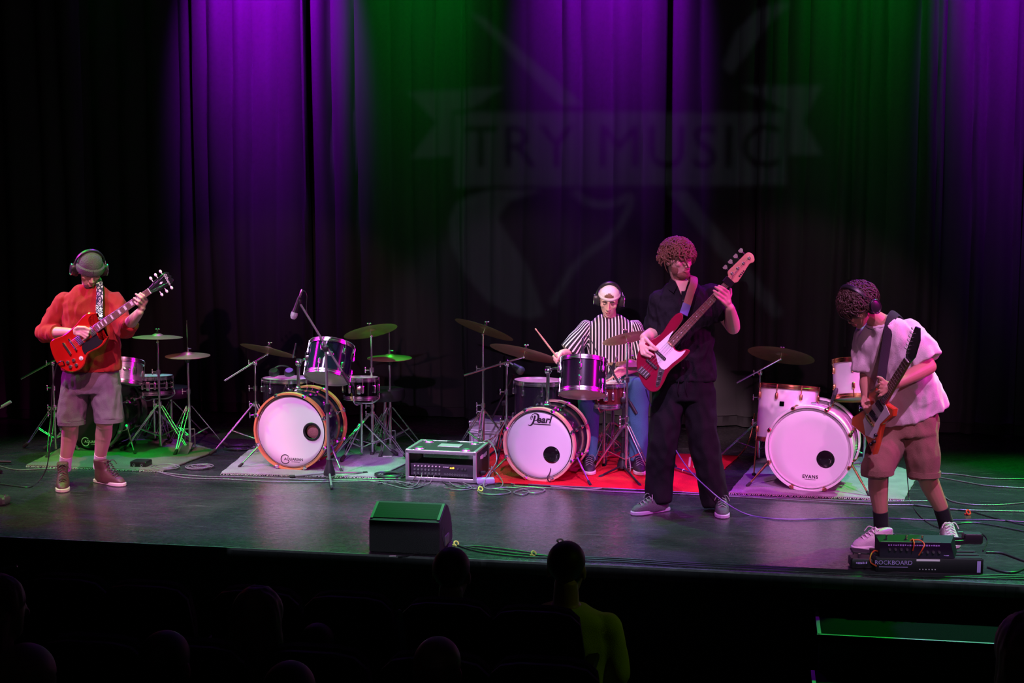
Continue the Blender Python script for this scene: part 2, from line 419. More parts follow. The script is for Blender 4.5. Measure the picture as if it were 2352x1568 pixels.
curtain('unlit black curtain panel behind the guitarist in the red sweater', cx(60), cx(412), CY+.16, 5)
curtain('black curtain panel washed green above the kit with orange hoops', cx(690), cx(1078), CY+.08, 11)
curtain('black curtain panel washed purple behind the seated drummer', cx(1077), cx(1534), CY-.06, 17)
curtain('black curtain panel behind the bassist head and neck', cx(1530), cx(1745), CY+.06, 23)
curtain('black curtain panel washed green above the white drum kit', cx(1738), cx(2140), CY, 31)
curtain('black curtain panel washed purple at the far right end', cx(2132), cx(2314), CY+.05, 37)
curtain('outermost purple-lit curtain strip past the dark gap at the right edge', cx(2311), cx(2640), CY-.02, 41)
curtain('dim black leg curtain at the far left wing', -8.6, float(at(133, 700, 12.4)[0]), 12.05, 47, fold=.4, amp=.10)

# steps up to the stage
st = thing('stage_steps', 'black carpeted stage steps with pale edge strips below the pedalboard', 'steps', (1.35, 7.4, HOUSEZ))
tread_m = mat('step_carpet', (.003, .004, .004), .95, bump=.3, bscale=150, spec=.06); strip_m = mat('step_edge_strip', (.30, .33, .33), .5, .2)
SX0, SX1 = .33, 1.62
for k, (zt, ya, yb) in enumerate(((-.20, 7.58, EDGE+.01), (-.40, 7.14, 7.60), (-.58, 6.80, 7.16))):
    x0 = SX0-.03*k
    obj('tread', G().rbox(((x0+SX1)/2, (ya+yb)/2, zt-.02), (SX1-x0, yb-ya, .04), .004), tread_m, st)
    obj('riser', G().box(((x0+SX1)/2, ya+.025, (zt-.04+HOUSEZ)/2), (SX1-x0-.02, .03, zt-.04-HOUSEZ)), blackwall, st)
    obj('edge_strip', G().box(((x0+SX1)/2, ya+.012, zt+.0015), (SX1-x0, .016, .005)), strip_m, st)
    obj('edge_strip', G().box((x0+.012, (ya+yb)/2, zt+.0015), (.020, yb-ya-.02, .005)), strip_m, st)

# rugs under the kits
def rug_mat(name, c1, c2):
    m = mat(name, c1, .95, bump=.9, bscale=170, var=.35, vscale=7, spec=.1); return m
def rug(label, px, m, th=.012, fringe=None):
    P = [flo(*p)[:2] for p in px]; pts = []
    rnd = random.Random(len(label))
    for i in range(len(P)):
        a, b = P[i], P[(i+1) % len(P)]; n = max(3, int(np.linalg.norm(b-a)/.05))
        for k in range(n):
            q = a+(b-a)*k/n; pts.append(q+np.array([rnd.uniform(-.004, .004), rnd.uniform(-.004, .004)]))
    g = G().prism(np.array(pts), .001, th, bev=.004)
    r = tag(obj('rug', g, m, ang=50), label, 'rug', 'rugs under the drum kits')
    if fringe:
        a, b = flo(*px[fringe[0]]), flo(*px[fringe[1]]); fg = G(); n = int(np.linalg.norm(b-a)/.014); out = nrm(np.cross(b-a, A(0, 0, 1)))
        if out[1] > 0: out = -out
        for k in range(n):
            q = a+(b-a)*(k+.5)/n; L = rnd.uniform(.015, .032)
            fg.tube([q+A(0, 0, .006), q+out*L*.6+A(rnd.uniform(-.006, .006), 0, .005), q+out*L+A(rnd.uniform(-.01, .01), 0, .003)], .0022, 4)
        f = obj('fringe', fg, mat('rug_fringe', (.45, .42, .40), .9), r); f['kind'] = 'stuff'
    return r
RUGGREY = rug_mat('grey_wool_rug', (.27, .28, .28), None); RUGDIM = rug_mat('worn_grey_rug', (.17, .165, .15), None); RUGRED = rug_mat('red_pile_rug', (.62, .016, .030), None); RUGOLIVE = rug_mat('brown_worn_rug', (.22, .19, .15), None)
rug('grey rug under the black drum kit behind the guitarist', [(60, 1071), (376, 1084), (497, 1038), (410, 1012), (180, 1012)], RUGDIM, .016, (0, 1))
rug('pale grey rug with frayed edge under the kit with orange hoops', [(507, 1089), (866, 1098), (945, 1060), (900, 1022), (590, 1020)], RUGGREY, .014, (0, 1))
rug('bright red rug under the black drum kit of the seated drummer', [(1080, 1107), (1604, 1133), (1697, 1049), (1120, 1030)], RUGRED, .012)
rug('light grey rug under the white drum kit', [(1674, 1134), (2077, 1150), (2110, 1090), (1990, 1052), (1742, 1055)], RUGGREY, .014, (0, 1))

# ------------------------------------------------------------------ drum hardware
FH = nrm(A(FW[0], FW[1], 0))
def onp(px, py, base, dd=0.0):
    """point seen at a pixel, standing in the upright plane through base (dd metres further from the house)"""
    d = ray(px, py); t = ((np.asarray(base)-CAM) @ FH + dd)/(d @ FH); return CAM + d*t
KITS = {'A': 'drum kit behind the guitarist', 'B': 'drum kit with orange hoops', 'C': 'drum kit of the seated drummer', 'D': 'white drum kit'}
def cymbal_mat():
    m = bpy.data.materials.new('lathed_bronze'); m.use_nodes = True; nt = m.node_tree; b = nt.nodes['Principled BSDF']; N = nt.nodes.new; L = nt.links.new
    tc = N('ShaderNodeTexCoord'); wv = N('ShaderNodeTexWave'); wv.wave_type = 'RINGS'; wv.rings_direction = 'Z'; wv.inputs['Scale'].default_value = 60; wv.inputs['Distortion'].default_value = .6
    L(tc.outputs['Object'], wv.inputs['Vector'])
    nz = N('ShaderNodeTexNoise'); nz.inputs['Scale'].default_value = 14; nz.inputs['Detail'].default_value = 4; L(tc.outputs['Object'], nz.inputs['Vector'])
    c = N('ShaderNodeMix'); c.data_type = 'RGBA'; c.inputs[6].default_value = (.34, .25, .11, 1); c.inputs[7].default_value = (.58, .46, .24, 1); L(nz.outputs['Fac'], c.inputs[0]); L(c.outputs[2], b.inputs['Base Color'])
    b.inputs['Metallic'].default_value = .75; b.inputs['Roughness'].default_value = .42
    bp = N('ShaderNodeBump'); bp.inputs['Strength'].default_value = .3; bp.inputs['Distance'].default_value = .001; L(wv.outputs['Fac'], bp.inputs['Height']); L(bp.outputs[0], b.inputs['Normal'])
    return m
CYM = cymbal_mat()
def cymbal(label, c, theta, phi, dia, name='cymbal'):
    R = dia/2; prof = [(.006, .028), (.02, .027), (.036, .021), (.048, .013), (.056, .0095), (R*.5, .006), (R*.8, .0015), (R*.98, -.004), (R, -.005), (R*.98, -.0055), (R*.8, -.0005), (R*.5, .004), (.056, .0075), (.047, .0115), (.035, .0195), (.019, .0255), (.006, .0265)]
    F = axis_frame(tilt_axis(theta, phi))
    g = G().lathe(prof, 56, close=True)
    o = obj(name, g, CYM, ang=60)
    o.matrix_world = Matrix([list(r) for r in mat4(F, np.asarray(c)-F[:, 2]*.018)]); 
    o.data.transform(Matrix.Translation((0, 0, -.0055)))
    return tag(o, label, 'cymbal', 'cymbals on the stage')
def clamp(g, c, r=.018):
    g.tube([c-A(0, 0, .018), c+A(0, 0, .018)], r, 10); s = nrm(RT)
    g.tube([c-s*.02, c-s*.045], .005, 6); g.ball(c-s*.05+A(0, 0, .012), (.006, .006, .013)); g.ball(c-s*.05-A(0, 0, .012), (.006, .006, .013))
def tripod(root, base, apex, spread, rot=0.0, double=True, foot=True):
    """three braced legs; apex = height where the legs meet the tube"""
    for k in range(3):
        a = rot+k*2*math.pi/3; d = A(math.cos(a), math.sin(a), 0); s = A(-d[1], d[0], 0)
        top, toe = base+d*.02+A(0, 0, apex), base+d*spread+A(0, 0, .03)
        mid = top+(toe-top)*.55
        lg = G()
        for sg in ((-1, 1) if double else (0,)):
            o = s*.012*sg; lg.tube([top+o, mid+o*1.2, toe+o*.5], .0045 if double else .007, 6)
        L = obj('leg', lg, CHROME, root)
        if foot: obj('foot', G().capsule(toe-d*.01+A(0, 0, .012), toe+d*.025-A(0, 0, .012), .014, .016, 8), RUBBER, L)
        br = G()
        low = base+d*.015+A(0, 0, max(.05, apex*.30))
        for sg in (-1, 1): br.tube([low+s*.008*sg, mid+s*.010*sg], .0035, 5)
        obj('brace', br, CHROME, root)
def mast(root, base, top, r0=.0125, cuts=(.42, .72)):
    H = top-base; zs = [0.02]+[H[2]*c for c in cuts]+[H[2]]; rs = [r0, r0*.82, r0*.66]
    nm = ['lower_tube', 'middle_tube', 'upper_tube']
    for i in range(len(zs)-1):
        a = base+H*(zs[i]/H[2]); b = base+H*(zs[i+1]/H[2])
        obj(nm[min(i, 2)], G().tube([a, b], rs[min(i, 2)], 12), CHROME, root)
        if i: cg = G(); clamp(cg, a, r0*1.5); obj('height_clamp', cg, CHROME, root)
def cymbal_stand(label, base, top, apex=.34, spread=.30, rot=0.3, boom=None, cym=None, felt=True, kit=None):
    root = thing('cymbal_stand', label, 'cymbal stand', base, group='chrome cymbal stands')
    mast(root, base, top); tripod(root, base, apex, spread, rot)
    cg = G(); clamp(cg, base+A(0, 0, apex), .021); obj('leg_collar', cg, CHROME, root)
    end = top
    if boom is not None:
        tail, end = boom
        obj('boom_arm', G().tube([tail, end], .0075, 10), CHROME, root)
        tg = G(); clamp(tg, top, .018); tg.ball(top, .021); obj('boom_clamp', tg, CHROME, root)
    if cym is not None:
        c, n = cym
        tg = G(); tg.ball(end, .013); tg.tube([end, c+n*.045], .0035, 6); obj('tilter', tg, CHROME, root)
        obj('felt', G().tube([c+n*.008, c+n*.026], .013, 10), RUBBER, root)
        wg = G(); wg.tube([c+n*.026, c+n*.04], .007, 8); wg.ball(c+n*.045+RT*.010, (.009, .004, .006)); wg.ball(c+n*.045-RT*.010, (.009, .004, .006)); obj('wing_nut', wg, CHROME, root)
    return root
def hihat_stand(label, base, cym_c, top, spread=.27, rot=.5):
    root = thing('hihat_stand', label, 'hi-hat stand', base, group='hi-hat stands')
    obj('lower_tube', G().tube([base+A(0, 0, .02), base+(cym_c-base)*.62], .0125, 12), CHROME, root)
    obj('upper_tube', G().tube([base+(cym_c-base)*.62, cym_c-A(0, 0, .05)], .010, 12), CHROME, root)
    obj('pull_rod', G().tube([cym_c-A(0, 0, .05), top], .0035, 8), CHROME, root)
    cg = G(); clamp(cg, base+(cym_c-base)*.62, .018); obj('height_clamp', cg, CHROME, root)
    tripod(root, base, .36, spread, rot)
    cup = G().lathe([(0, -.06), (.016, -.06), (.02, -.045), (.034, -.02), (.034, -.012), (0, -.012)], 14, mat4(np.eye(3), cym_c)); obj('seat_cup', cup, BLACKPLASTIC, root)
    cl = G().tube([cym_c+A(0, 0, .022), cym_c+A(0, 0, .065)], .009, 10); cl.tube([cym_c+A(0, 0, .055), cym_c+A(0, 0, .055)+RT*.03], .004, 6); obj('clutch', cl, CHROME, root)
    d = -FH
    pd = G().rbox(base+d*.16+A(0, 0, .035), (.085, .24, .012), .004, R=axis_frame(nrm(A(0, 0, 1)+d*.22), RT)); obj('footboard', pd, STEEL, root)
    fr = G(); [fr.tube([base+RT*.04*sg+A(0, 0, .02), base+RT*.04*sg+A(0, 0, .17)], .005, 6) for sg in (-1, 1)]; fr.tube([base-RT*.04+A(0, 0, .17), base+RT*.04+A(0, 0, .17)], .006, 6); obj('pedal_frame', fr, STEEL, root)
    return root
def hihats(label, c, dia, phi=8):
    """a closed pair of hats sharing one rod"""
    R = dia/2
    cymbal(label.replace('hi-hat', 'upper hi-hat'), c+A(0, 0, .020), 0, phi, dia, 'hihat_cymbal')
    prof = [(.006, -.030), (.03, -.022), (.05, -.012), (R*.6, -.006), (R, .004), (R, .006), (R*.6, -.004), (.05, -.010), (.03, -.020), (.006, -.028)]
    F = axis_frame(tilt_axis(0, phi)); o = obj('hihat_cymbal', G().lathe(prof, 56, close=True), CYM, ang=60)
    o.data.transform(Matrix.Translation((0, 0, -.030))); o.matrix_world = Matrix([list(r) for r in mat4(F, np.asarray(c)-A(0, 0, .010))])
    tag(o, label.replace('hi-hat', 'lower hi-hat'), 'cymbal', 'cymbals on the stage')

# ------------------------------------------------------------------ drums
def gloss(name, col, sparkle=False):
    m = mat(name, col, .12, 0.0, .5, coat=.5, var=.25 if not sparkle else .9, vscale=6 if not sparkle else 220); return m
HEADW = mat('white_coated_drumhead', (.80, .79, .80), .55, var=.04, vscale=3)
HEADCLR = mat('milky_drumhead', (.55, .56, .50), .35, var=.1)
HEADBLK = mat('black_drumhead', (.012, .012, .013), .35)
def drum(name, label, c, n, R, h, shell, hoopm, lugm, top, bottom, nl=8, xh=None, rot=0.0, badge=None, cat='drum', strainer=False):
    """a two-headed drum, its axis along n, centred at c"""
    F = axis_frame(n, xh); root = thing(name, label, cat, np.asarray(c)-F[:, 2]*h/2, F, 'drums of the kits', world=False)
    O = A(0, 0, h/2)
    obj('shell', G().lathe([(R, .012), (R, h-.012), (R-.007, h-.006), (R-.008, .006)], 48, close=True), shell, root)
    for z, m_, nm in ((h, top, 'batter_head'), (0, bottom, 'resonant_head')):
        s = 1 if z else -1
        obj(nm, G().lathe([(0, z-s*.003), (R*.96, z-s*.002), (R+.003, z-s*.004), (R+.004, z-s*.016), (R-.002, z-s*.016), (R-.004, z-s*.008), (0, z-s*.007)], 48), m_, root)
        obj('hoop', G().lathe([(R+.004, z-s*.022), (R+.010, z-s*.022), (R+.0105, z-s*.008), (R+.006, z-s*.004), (R+.006, z+s*.008), (R+.010, z+s*.011), (R+.0045, z+s*.012), (R+.004, z-s*.008)], 48, close=True), hoopm, root)
    rows = (((h-.075, .014, h-.062, h-.006), (.075, .014, .062, .006)) if h > .2 else ((h/2, .022, h/2+.02, h-.006),))
    for zc, hl, z0, z1 in rows:
        lug = G().capsule(A(R+.010, 0, zc-hl), A(R+.010, 0, zc+hl), .0115, .0115, 8)
        rod = G().tube([(R+.012, 0, z0), (R+.012, 0, z1+(.014 if z1 > h/2 else -.014))], [.0032, .0032, .0034, .006, .004], 8); ml = mr = None
        for k in range(nl):
            if ml is None: l = obj('lug', lug, lugm, root); ml = l.data; r_ = obj('tension_rod', rod, lugm, l); mr = r_.data
            else: l = obj('lug', ml, lugm, root); r_ = obj('tension_rod', mr, lugm, l)
            l.rotation_euler = (0, 0, rot+k*2*math.pi/nl)
    if badge is not None:
        a = badge; d = A(math.cos(a), math.sin(a), 0); FB = np.stack([A(-d[1], d[0], 0), A(0, 0, 1), d], 1)
        obj('badge', G().lathe([(0, .003), (.020, .003), (.024, 0), (0, 0)], 20, mat4(FB @ np.diag([1.25, .8, 1]), d*(R+.0005)+A(0, 0, h*.55))), CHROME, root)
    if strainer:
        obj('strainer', G().rbox((0, -R-.016, h*.5), (.035, .022, .07), .006), lugm, root)
        w_ = G(); [w_.tube([(x*.004, -R*.8, -.004), (x*.004, R*.8, -.004)], .0008, 4) for x in range(-5, 6)]; obj('snare_wires', w_, STEEL, root)
    return root
BLACKPG_ = mat('glossy_black_patch', (.01, .008, .01), .05, spec=.9)
PADBR = mat('brown_felt_pad', (.40, .20, .16), .9, bump=.5, bscale=90, var=.25, vscale=30)
def kick(label, px, py, R, ang, h, shell, hoopm, clawm, front, rear, port=None, portm=None, logo=None, spurm=None, kit='B', fill=None):
    """bass drum lying on the floor; front hoop stands at floor pixel (px,py); ang = which way it turns from straight out"""
    base = flo(px, py); a = math.radians(ang)
    back = A(math.sin(a), math.cos(a), 0); right = A(math.cos(a), -math.sin(a), 0); up = A(0, 0, 1)
    F = np.stack([right, up, -back], 1)            # local z looks at the house
    Ro = R+.022; root = thing('bass_drum', label, 'bass drum', base+back*h+up*.002, np.stack([right, up, -back], 1), 'bass drums', world=False)
    C = A(0, Ro, 0); T = lambda z: mat4(np.eye(3), C+A(0, 0, z))
    obj('shell', G().lathe([(R, .03), (R, h-.03), (R-.009, h-.012), (R-.009, .012)], 64, T(0), close=True), shell, root)
    for z, s in ((h, 1), (0, -1)):
        hp = obj('hoop', G().lathe([(R+.006, z-s*.045), (R+.020, z-s*.045), (R+.022, z-s*.020), (R+.020, z), (R+.006, z), (R+.004, z-s*.02)], 64, T(0), close=True), hoopm, root)
        cl = G(); ang0 = math.pi/8
        cl.rbox((R+.016, 0, z-s*.012), (.026, .034, .040), .008); cl.tube([(R+.022, 0, z-s*.02), (R+.022, 0, z-s*.13)], .0035, 6); cl.rbox((R+.012, 0, z-s*.14), (.022, .026, .045), .008)
        cm = None
        for k in range(8):
            c_ = obj('claw', cl if cm is None else cm, clawm, root); cm = c_.data; c_.location = tuple(C); c_.rotation_euler = (0, 0, ang0+k*math.pi/4)
    # front head with its real port hole
    V = []; n = 64
    hc, hr = (port[0]*R, port[1]*R), port[2]*R
    zf = h-.022
    for j in range(n): t = 2*math.pi*j/n; V.append((hc[0]+hr*math.cos(t), hc[1]+hr*math.sin(t), zf))
    for q in (.35, .7):
        for j in range(n):
            t = 2*math.pi*j/n; p = A(hc[0]+hr*math.cos(t), hc[1]+hr*math.sin(t)); o_ = (R-.002)*A(math.cos(t), math.sin(t)); m_ = p+(o_-p)*q; V.append((m_[0], m_[1], zf))
    for j in range(n): t = 2*math.pi*j/n; V.append(((R-.002)*math.cos(t), (R-.002)*math.sin(t), zf))
    for j in range(n): t = 2*math.pi*j/n; V.append(((R+.004)*math.cos(t), (R+.004)*math.sin(t), zf-.014))
    Fc = [(r_*n+j, r_*n+(j+1) % n, (r_+1)*n+(j+1) % n, (r_+1)*n+j) for r_ in range(4) for j in range(n)]
    hd = G(); hd.add(V, Fc, T(0)); obj('front_head', hd, front, root, ang=80)
    obj('rear_head', G().lathe([(0, .022), (R, .022), (R, .018), (0, .018)], 48, T(0)), rear, root)
    if fill: obj('damping_pad' if fill is not BLACKPG_ else 'port_patch', G().lathe([(0, .012), (hr*.5, .010), (hr*.85, .005), (hr, 0), (0, -.002)], 32, mat4(np.eye(3), C+A(hc[0], hc[1], zf-(.03 if fill is not BLACKPG_ else .001)))), fill, root)
    if portm: obj('port_ring', G().ring(hr+.006, .009, 40, 8, mat4(np.diag([1, 1, .45]), C+A(hc[0], hc[1], zf+.003))), portm, root)
    if logo: logo(root, R, C, zf+.0015)
    for s in (-1, 1):
        p0 = C+A(s*(R+.004)*math.cos(.35), -(R+.004)*math.sin(.35), h*.68); p1 = A(s*(R+.14), .02, h*1.03)
        p1[1] = .012
        sp = G(); sp.tube([p0, p0+(p1-p0)*.6], .009, 8); sp.tube([p0+(p1-p0)*.55, p1], .0065, 8); sp.rbox(p0, (.04, .05, .05), .012); L = obj('spur', sp, spurm or CHROME, root)
        obj('spur_foot', G().capsule(p1+A(0, .004, 0), p1+(p0-p1)*.12, .011, .010, 8), RUBBER, L)
    ex = G(); [ex.rbox(C+(R+.008)*A(math.cos(t), math.sin(t), 0)+A(0, 0, h/2), (.018, .05, .04), .006, R=rotz(t)) for t in (math.pi/2,)]; obj('tom_mount', ex, CHROME, root)
    return root, (lambda x, y, z: np.asarray(base+back*h)+right*x+up*(y)+(-back)*z)
def logo_aq(ink, mir=1):
    def f(root, R, C, z):
        cx_, cy_ = -.06*R, -.775*R
        V = []; n = 30; a0, a1 = math.radians(38), math.radians(338)
        for i in range(n+1):
            t = a0+(a1-a0)*i/n
            for r_ in (.135*R, .112*R): V.append((cx_-.13*R+r_*math.cos(t), cy_+r_*math.sin(t), z))
        g = G(); g.add(V, [(2*i, 2*i+1, 2*i+3, 2*i+2) for i in range(n)], mat4(np.eye(3), C)); obj('ring_emblem', g, ink, root)
        obj('lettering', text_geo('AQUARIAN', .105*R, mat4(np.eye(3), C+A(cx_+.115*R, cy_+.005*R, z)), spacing=1.03, bold=.022), ink, root)
        obj('lettering', marks(10, .24*R, .022*R, mat4(np.eye(3), C+A(cx_+.17*R, cy_-.065*R, z)), 3), ink, root)
    return f
def stroke(pts, wid, z, k=6):
    """flat brush stroke through 2-D points with a varying width"""
    P = smooth_path(pts, k); wd = np.interp(np.linspace(0, 1, len(P)), np.linspace(0, 1, len(wid)), wid)
    T = np.gradient(P, axis=0); N = np.stack([-T[:, 1], T[:, 0]], 1); N /= np.linalg.norm(N, axis=1)[:, None]+1e-9
    V = []
    for p, n, q in zip(P, N, wd): V += [(*(p+n*q/2), z), (*(p-n*q/2), z)]
    return V, [(2*i, 2*i+1, 2*i+3, 2*i+2) for i in range(len(P)-1)]
def logo_pearl(root, R, C, z):
    # script capital P with a curled bowl, heavy italic small letters, underline
    k = R/7.4; O = C+A(-.035*R, .655*R, 0)
    def S(pts, w): 
        V, F = stroke([(x*k, y*k) for x, y in pts], [q*k for q in w], z); return V, F
    g = G()
    for pts, w in (([(-.75, 1.3), (-.95, .5), (-1.2, -.25), (-1.75, -.85), (-2.3, -.75)], (.42, .40, .40, .26, .14)),
                   ([(-1.35, .75), (-1.5, .9), (-1.25, 1.15), (-1.55, .45), (-1.75, .75), (-1.35, 1.45), (-.7, 1.75), (-.1, 1.5), (.0, .9), (-.35, .35), (-.95, .2)], (.08, .10, .12, .12, .12, .12, .2, .42, .44, .22, .06))):
        V, F = S(pts, w); g.add(V, F, mat4(np.eye(3), O))
    obj('lettering', g, INK, root)
    obj('lettering', text_geo('earl', 2.1*k, mat4(np.eye(3), O+A(1.15*k, .48*k, z)), italic=.28, spacing=1.0, bold=.03), INK, root)
    u = G(); u.box((0, 0, 0), (3.8*k, .19*k, .0004)); V = u.verts(); obj('underline', G().add(V+O+A(.8*k, -.50*k, z), u.f), INK, root)
def logo_evans(root, R, C, z):
    obj('lettering', text_geo('EVANS', .115*R, mat4(np.eye(3), C+A(.04*R, -.70*R, z)), spacing=1.15, bold=.03), INK, root)
    u = G(); u.box((0, 0, 0), (.27*R, .008*R, .0004)); obj('underline', G().add(u.verts()+C+A(.04*R, -.765*R, z), u.f), INK, root)

DARKBLUE = gloss('dark_blue_lacquer', (.010, .016, .030)); BLACKLAQ = gloss('black_lacquer', (.012, .010, .014)); WHITELAQ = gloss('white_lacquer', (.80, .79, .78))
SPARKLE = mat('silver_sparkle_wrap', (.34, .35, .40), .28, .55, coat=.5, var=.85, vscale=260); BLKSTEEL = mat('black_nickel', (.10, .10, .11), .14, 1.0); REDWOOD = gloss('dark_red_wood', (.09, .018, .016))
HOOPWOOD = mat('orange_maple_hoop', (.62, .25, .10), .35, coat=.3, var=.2, vscale=4); HOOPPALE = mat('pale_maple_hoop', (.72, .42, .30), .35, coat=.3, var=.15); HOOPBLK = gloss('black_hoop', (.10, .10, .11))
BLKSPARK = mat('black_sparkle_wrap', (.016, .014, .022), .2, .15, coat=.4, var=.9, vscale=240)

# bass drums
kick('black bass drum lying behind the legs of the guitarist', 207, 1040, .275, 6, .40, BLACKLAQ, HOOPBLK, CHROME, HEADBLK, HEADBLK, (.5, -.1, .17), BLACKPLASTIC, logo_aq(WHITEINK), kit='A')
KB, _ = kick('bass drum with glossy orange wooden hoops and white head', 668, 1082, .278, 4.6, .42, DARKBLUE, HOOPWOOD, CHROME, HEADW, HEADBLK, (.60, 0.02, .20), BLACKPLASTIC, logo_aq(INK), fill=PADBR)
KC, _ = kick('bass drum with a scripted name on its white head and pale hoops', 1237, 1108, .254, 9, .42, BLKSPARK, HOOPPALE, CHROME, HEADW, HEADBLK, (.36, -.28, .25), None, logo_pearl, fill=BLACKPG_)
KD, _ = kick('white bass drum with white hoops and copper claws', 1855, 1131, .288, 11, .42, WHITELAQ, WHITELAQ, COPPER, HEADW, HEADBLK, (.40, -.24, .22), None, logo_evans, COPPER, fill=BLACKPG_)

def stick_tom(label, px, py, base, dd, theta, phi, R, h, **k): return drum('rack_tom', label, onp(px, py, base, dd), tilt_axis(theta, phi), R, h, **k)
bA, bB, bC, bD = flo(218, 1040), flo(668, 1082), flo(1237, 1108), flo(1855, 1131)
def tomlegs(root, R, h, z, m=CHROME):
    mw = np.array(root.matrix_world); inv = np.linalg.inv(np.array(root.matrix_basis))
    for k in range(3):
        a = .5+k*2*math.pi/3; top = A(R*1.05*math.cos(a), R*1.05*math.sin(a), h*.45)
        foot_w = (np.array(root.matrix_basis) @ np.append(A(R*1.12*math.cos(a), R*1.12*math.sin(a), 0), 1))[:3]; foot_w[2] = .02
        foot = (inv @ np.append(foot_w, 1))[:3]
        L = obj('leg', G().tube([top, top+(foot-top)*.9, foot], .006, 8), m, root); obj('foot', G().ball(foot, .016, seg=8, rings=6), RUBBER, L)
        obj('leg_bracket', G().rbox(top-A(.006*math.cos(a), .006*math.sin(a), .02), (.03, .03, .07), .008), m, root)
# kit behind the guitarist
drum('rack_tom', 'silver sparkle tom peeking out behind the guitarist shorts', onp(286, 856, bA, .25), tilt_axis(2, -12), .142, .19, SPARKLE, CHROME, CHROME, HEADW, HEADW, 6, rot=.3, badge=-1.2)
SA = drum('snare_drum', 'chrome banded snare drum beside the silver sparkle tom', onp(352, 883, bA, .42), tilt_axis(0, 3), .155, .135, BLKSTEEL, CHROME, CHROME, HEADW, HEADW, 10, strainer=True)
bands = G(); [bands.ring(.157, .004, 44, 6, mat4(np.eye(3), A(0, 0, z))) for z in (.05, .085)]; obj('shell_band', bands, CHROME, SA)
# kit with orange hoops
drum('rack_tom', 'dark blue tom with greenish bottom head above the orange-hooped bass drum', onp(757, 830, bB, .18), tilt_axis(7, -19), .165, .26, DARKBLUE, CHROME, CHROME, HEADW, HEADCLR, 6, rot=.25, badge=-1.45)
FB_ = drum('floor_tom', 'black floor tom behind the orange-hooped bass drum', onp(661, 925, bB, .55), tilt_axis(0, 4), .19, .38, BLACKLAQ, CHROME, CHROME, HEADW, HEADW, 8, rot=.2); tomlegs(FB_, .19, .38, 0)
drum('snare_drum', 'small chrome and black snare beside the orange-hooped bass drum', onp(829, 891, bB, .52), tilt_axis(0, 3), .130, .155, BLKSTEEL, CHROME, CHROME, HEADW, HEADW, 8, strainer=True, rot=.2)
# seated drummer's kit
drum('rack_tom', 'black sparkle tom in front of the seated drummer', onp(1339, 866, bC, .12), tilt_axis(3, -14), .168, .245, BLKSPARK, CHROME, CHROME, HEADW, HEADCLR, 6, rot=.35)
FC_ = drum('floor_tom', 'black sparkle floor tom behind the scripted bass drum', onp(1237, 926, bC, .55), tilt_axis(1, 5), .183, .34, BLKSPARK, CHROME, CHROME, HEADW, HEADW, 8, rot=.1); tomlegs(FC_, .183, .34, 0)
drum('snare_drum', 'dark red snare with bright white head below the drummer hand', onp(1388, 905, bC, .50), tilt_axis(0, 4), .165, .165, REDWOOD, CHROME, CHROME, HEADW, HEADW, 10, strainer=True)
# white kit
FD_ = drum('floor_tom', 'white floor tom with copper hoops left of the white bass drum', onp(1809, 950, bD, .42), tilt_axis(4.5, -1.5), .215, .40, WHITELAQ, COPPER, COPPER, HEADW, HEADW, 8, rot=.2); tomlegs(FD_, .215, .40, 0, GOLD)
obj('badge', G().rbox((-.085, -.200, .27), (.034, .008, .034), .006, R=rotz(-.4)), BLKSTEEL, FD_)
drum('rack_tom', 'white tom with copper hoops behind the guitarist in the pale shirt', onp(1962, 872, bD, .30), tilt_axis(0, -9), .150, .27, WHITELAQ, GOLD, GOLD, HEADW, HEADCLR, 6, rot=.25)

# tom arms that stand on the bass drums
def tom_arm(label, foot, top, tip):
    r = thing('tom_holder', label, 'tom holder', foot, group='chrome tom holders')
    obj('post', G().tube([foot, top], .013, 12), CHROME, r)
    bg = G(); bg.rbox(foot+A(0, 0, .012), (.06, .06, .03), .008); bg.ball(foot+A(0, 0, .035), .022); obj('base_clamp', bg, CHROME, r)
    jg = G(); jg.ball(top, .028); jg.tube([top, top+A(0, 0, .03)], .02, 10); obj('ball_joint', jg, CHROME, r)
    obj('arm', G().tube(smooth_path([top, top+(tip-top)*.5+A(0, 0, .01), tip], 4), .008, 10), CHROME, r)
    hg = G(); hg.rbox(tip, (.05, .04, .06), .012); hg.tube([tip+A(0, 0, -.03)-RT*.02, tip+A(0, 0, .05)-RT*.02], .006, 8); obj('tom_clamp', hg, CHROME, r)
kb = onp(685, 902, bB, .22); tom_arm('chrome tom holder on the orange-hooped bass drum', kb, onp(686, 833, bB, .22), onp(708, 824, bB, .20))
obj('memory_lock_rod', G().tube([onp(672, 822, bB, .2), onp(680, 788, bB, .2)], .006, 8), CHROME, bpy.data.objects['tom_holder'])
kc = onp(1257, 936, bC, .22); tom_arm('chrome tom holder on the bass drum of the drummer', kc, onp(1259, 851, bC, .22), onp(1288, 846, bC, .16))
kd = onp(1968, 944, bD, .32); r = thing('tom_stand', 'chrome tom stand beside the white bass drum', 'drum stand', flo(1985, 1068)); b0 = flo(1985, 1068)
mast(r, b0, b0+A(0, 0, .62), .015); tripod(r, b0, .30, .26, .9); ag = G(); ag.tube([b0+A(0, 0, .58), onp(1950, 905, b0)], .008, 8); ag.tube([b0+A(0, 0, .50), onp(1922, 915, b0)], .006, 8); obj('tom_arm', ag, BLKSTEEL, r)

